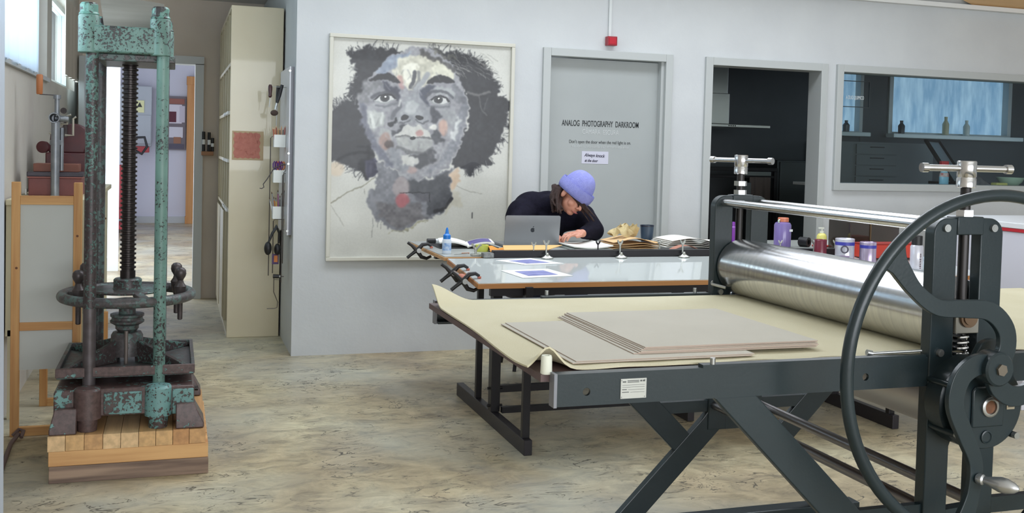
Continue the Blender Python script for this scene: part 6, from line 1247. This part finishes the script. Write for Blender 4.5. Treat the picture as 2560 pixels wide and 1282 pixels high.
tw_ = MB().sheet(lambda u, v: (5.18+0.22*u, 8.553-0.012*math.sin(u*14), 1.21-0.30*v), 20, 8, 0.006).build('towel', mat('towel_grey', (92, 84, 82), 0.95), org=(5.3, 8.55, 0.9)); tag(tw_, 'dark grey towel hanging over the black kitchen rail', 'towel')
bx2 = MB().bx(5.08, 5.17, 8.50, 8.555, 0.98, 1.16).build('grey_canister', mat('canister_grey', (96, 102, 106), 0.5), bevel=0.006, org=(5.12, 8.52, 0.98)); tag(bx2, 'grey canister hooked on the black kitchen rail', 'canister')
sg_ = MB().bx(5.10, 5.40, 8.535, 8.56, 1.225, 1.262).build('grey_tray', mat('tray_grey', (104, 112, 112), 0.5), smooth=False, org=(5.25, 8.55, 1.225)); tag(sg_, 'flat grey tray lying on the upper kitchen rail', 'tray')
fr_ = thing('tall_cupboard', 'dark anthracite cupboard at the right side of the kitchen doorway', 'cupboard', (5.85, 8.8, 0))
ant = mat('anthracite', (58, 64, 66), 0.5)
MB().bx(5.52, 6.2, 8.62, 9.2, 0, 1.375).build('cupboard_body', ant, fr_, smooth=False, bevel=0.004); MB().bx(5.54, 5.855, 8.60, 8.62, 0.02, 1.36).build('cupboard_door', ant, fr_, smooth=False, bevel=0.003); MB().bx(5.865, 6.18, 8.60, 8.62, 0.02, 1.36).build('cupboard_door', ant, fr_, smooth=False, bevel=0.003)
kc = thing('drawer_cabinet', 'grey kitchen drawer cabinet with slim black handles below the window', 'cabinet', (6.7, 9.0, 0))
kg = mat('kitchen_grey', (104, 110, 112), 0.5)
MB().bx(6.25, 7.45, 8.75, 9.15, 0, 1.58).build('cabinet_body', kg, kc, smooth=False)
for k in range(5):
    d_ = MB().bx(6.50, 6.98, 8.73, 8.75, 1.02+k*0.11, 1.12+k*0.11).build('drawer', kg, kc, smooth=False, bevel=0.002); MB().bx(6.66, 6.82, 8.715, 8.73, 1.085+k*0.11, 1.095+k*0.11).build('handle', black, d_, smooth=False)
kb_ = MB().bx(4.99, 8.29, 7.085, 7.55, 1.18, 1.205).build('window_counter', mat('counter_grey', (150, 154, 152), 0.4), smooth=False, bevel=0.004, org=(6.6, 7.3, 1.18)); tag(kb_, 'grey kitchen counter board running behind the interior window', 'counter board')
sy = thing('spray_bottle', 'cleaning spray bottle with blue label and red trigger behind the window', 'spray bottle', (6.19, 7.13, 1.205))
MB().lathe([(0.040, 0), (0.044, 0.004), (0.046, 0.07), (0.036, 0.11), (0.016, 0.135)], M=Matrix.Translation((6.19, 7.13, 1.206)) @ Matrix.Diagonal((1, 0.6, 1, 1))).build('bottle_body', mat('bottle_pale_blue', (150, 200, 226), 0.3), sy)
MB().lathe([(0.0465, 0.072), (0.040, 0.105)], M=Matrix.Translation((6.19, 7.13, 1.206)) @ Matrix.Diagonal((1, 0.62, 1, 1)), cap=False).build('bottle_label', mat('label_red_white', (226, 226, 226), 0.4, rgb2=(196, 70, 66), scale=30), sy)
MB().cyl((6.19, 7.13, 1.341), (6.19, 7.13, 1.375), 0.012).bx(6.15, 6.225, 7.115, 7.145, 1.375, 1.41).bar((6.16, 7.13, 1.375), (6.15, 7.13, 1.34), 0.01, 0.008).build('trigger', mat('trigger_red', (206, 58, 66), 0.4), sy, bevel=0.003)
bw = MB().lathe([(0.05, 0), (0.06, 0.003), (0.095, 0.035), (0.115, 0.075), (0.110, 0.075), (0.09, 0.035), (0.05, 0.008), (0.001, 0.007)], (6.98, 7.22, 1.206), cap=False, n=40).build('bowl', mat('pale_green_glaze', (196, 214, 194), 0.35), org=(6.98, 7.22, 1.206)); tag(bw, 'pale green bowl on the counter behind the window', 'bowl')
spg = MB().bx(6.74, 6.86, 7.12, 7.19, 1.206, 1.235).build('sponge', mat('sponge_yellow', (214, 206, 130), 0.9, bump=0.4, bscale=120), bevel=0.006, org=(6.8, 7.15, 1.206)); tag(spg, 'yellow sponge lying beside the green bowl', 'sponge')
cl_ = MB().sheet(lambda u, v: (6.46+0.24*u, 7.12+0.12*v, 1.21+0.095*math.sin(u*PI)*math.sin(v*PI)**0.6*(0.8+0.25*math.sin(u*13+v*5))), 24, 12, 0.004).build('dark_cloth', mat('cloth_charcoal', (76, 72, 78), 0.95, rgb2=(120, 116, 122), scale=16), org=(6.58, 7.18, 1.206)); tag(cl_, 'crumpled charcoal cloth on the counter beside the spray bottle', 'cloth')
dr = thing('dish_rack', 'tilted dark-framed drying board leaning behind the spray bottle', 'drying rack', (6.55, 7.9, 1.2))
q0 = [(6.72, 8.0, 1.60), (7.12, 8.3, 1.60), (7.10, 7.9, 1.22), (6.74, 7.65, 1.22)]
for a, b in ((0, 1), (1, 2), (2, 3), (3, 0)): MB().bar(q0[a], q0[b], 0.035, 0.02).build('rack_frame', blk, dr, smooth=False)
MB().add(q0 + [(x+0.004, y+0.006, z) for x, y, z in q0], [(0,1,2,3),(7,6,5,4),(0,4,5,1),(1,5,6,2),(2,6,7,3),(3,7,4,0)]).build('rack_panel', mat('rack_panel', (150, 158, 166), 0.4), dr, smooth=False)
for x in (6.74, 7.10): MB().bx(x-0.015, x+0.015, 7.6, 7.95, 0, 1.22).build('rack_stand', black, dr, smooth=False)
for k, (x, h, col) in enumerate(((7.42, 0.14, (60, 66, 74)), (8.0, 0.20, (196, 190, 160)), (8.28, 0.17, (206, 214, 210)), (6.5, 0.09, (210, 216, 214)), (6.72, 0.12, (70, 80, 90)))):
    o = MB().lathe([(0.03, 0), (0.034, 0.003), (0.036, h*0.6), (0.016, h*0.8), (0.018, h)], (x, 9.22, 1.6905)).build('sill_jar', mat('sill_jar_%d' % k, col, 0.4), org=(x, 9.22, 1.69)); tag(o, ('dark slate', 'tall straw-coloured', 'pale mint', 'short white', 'blue-grey')[k]+' jar on the bright kitchen window sill', 'jar', 'jars on the sill')
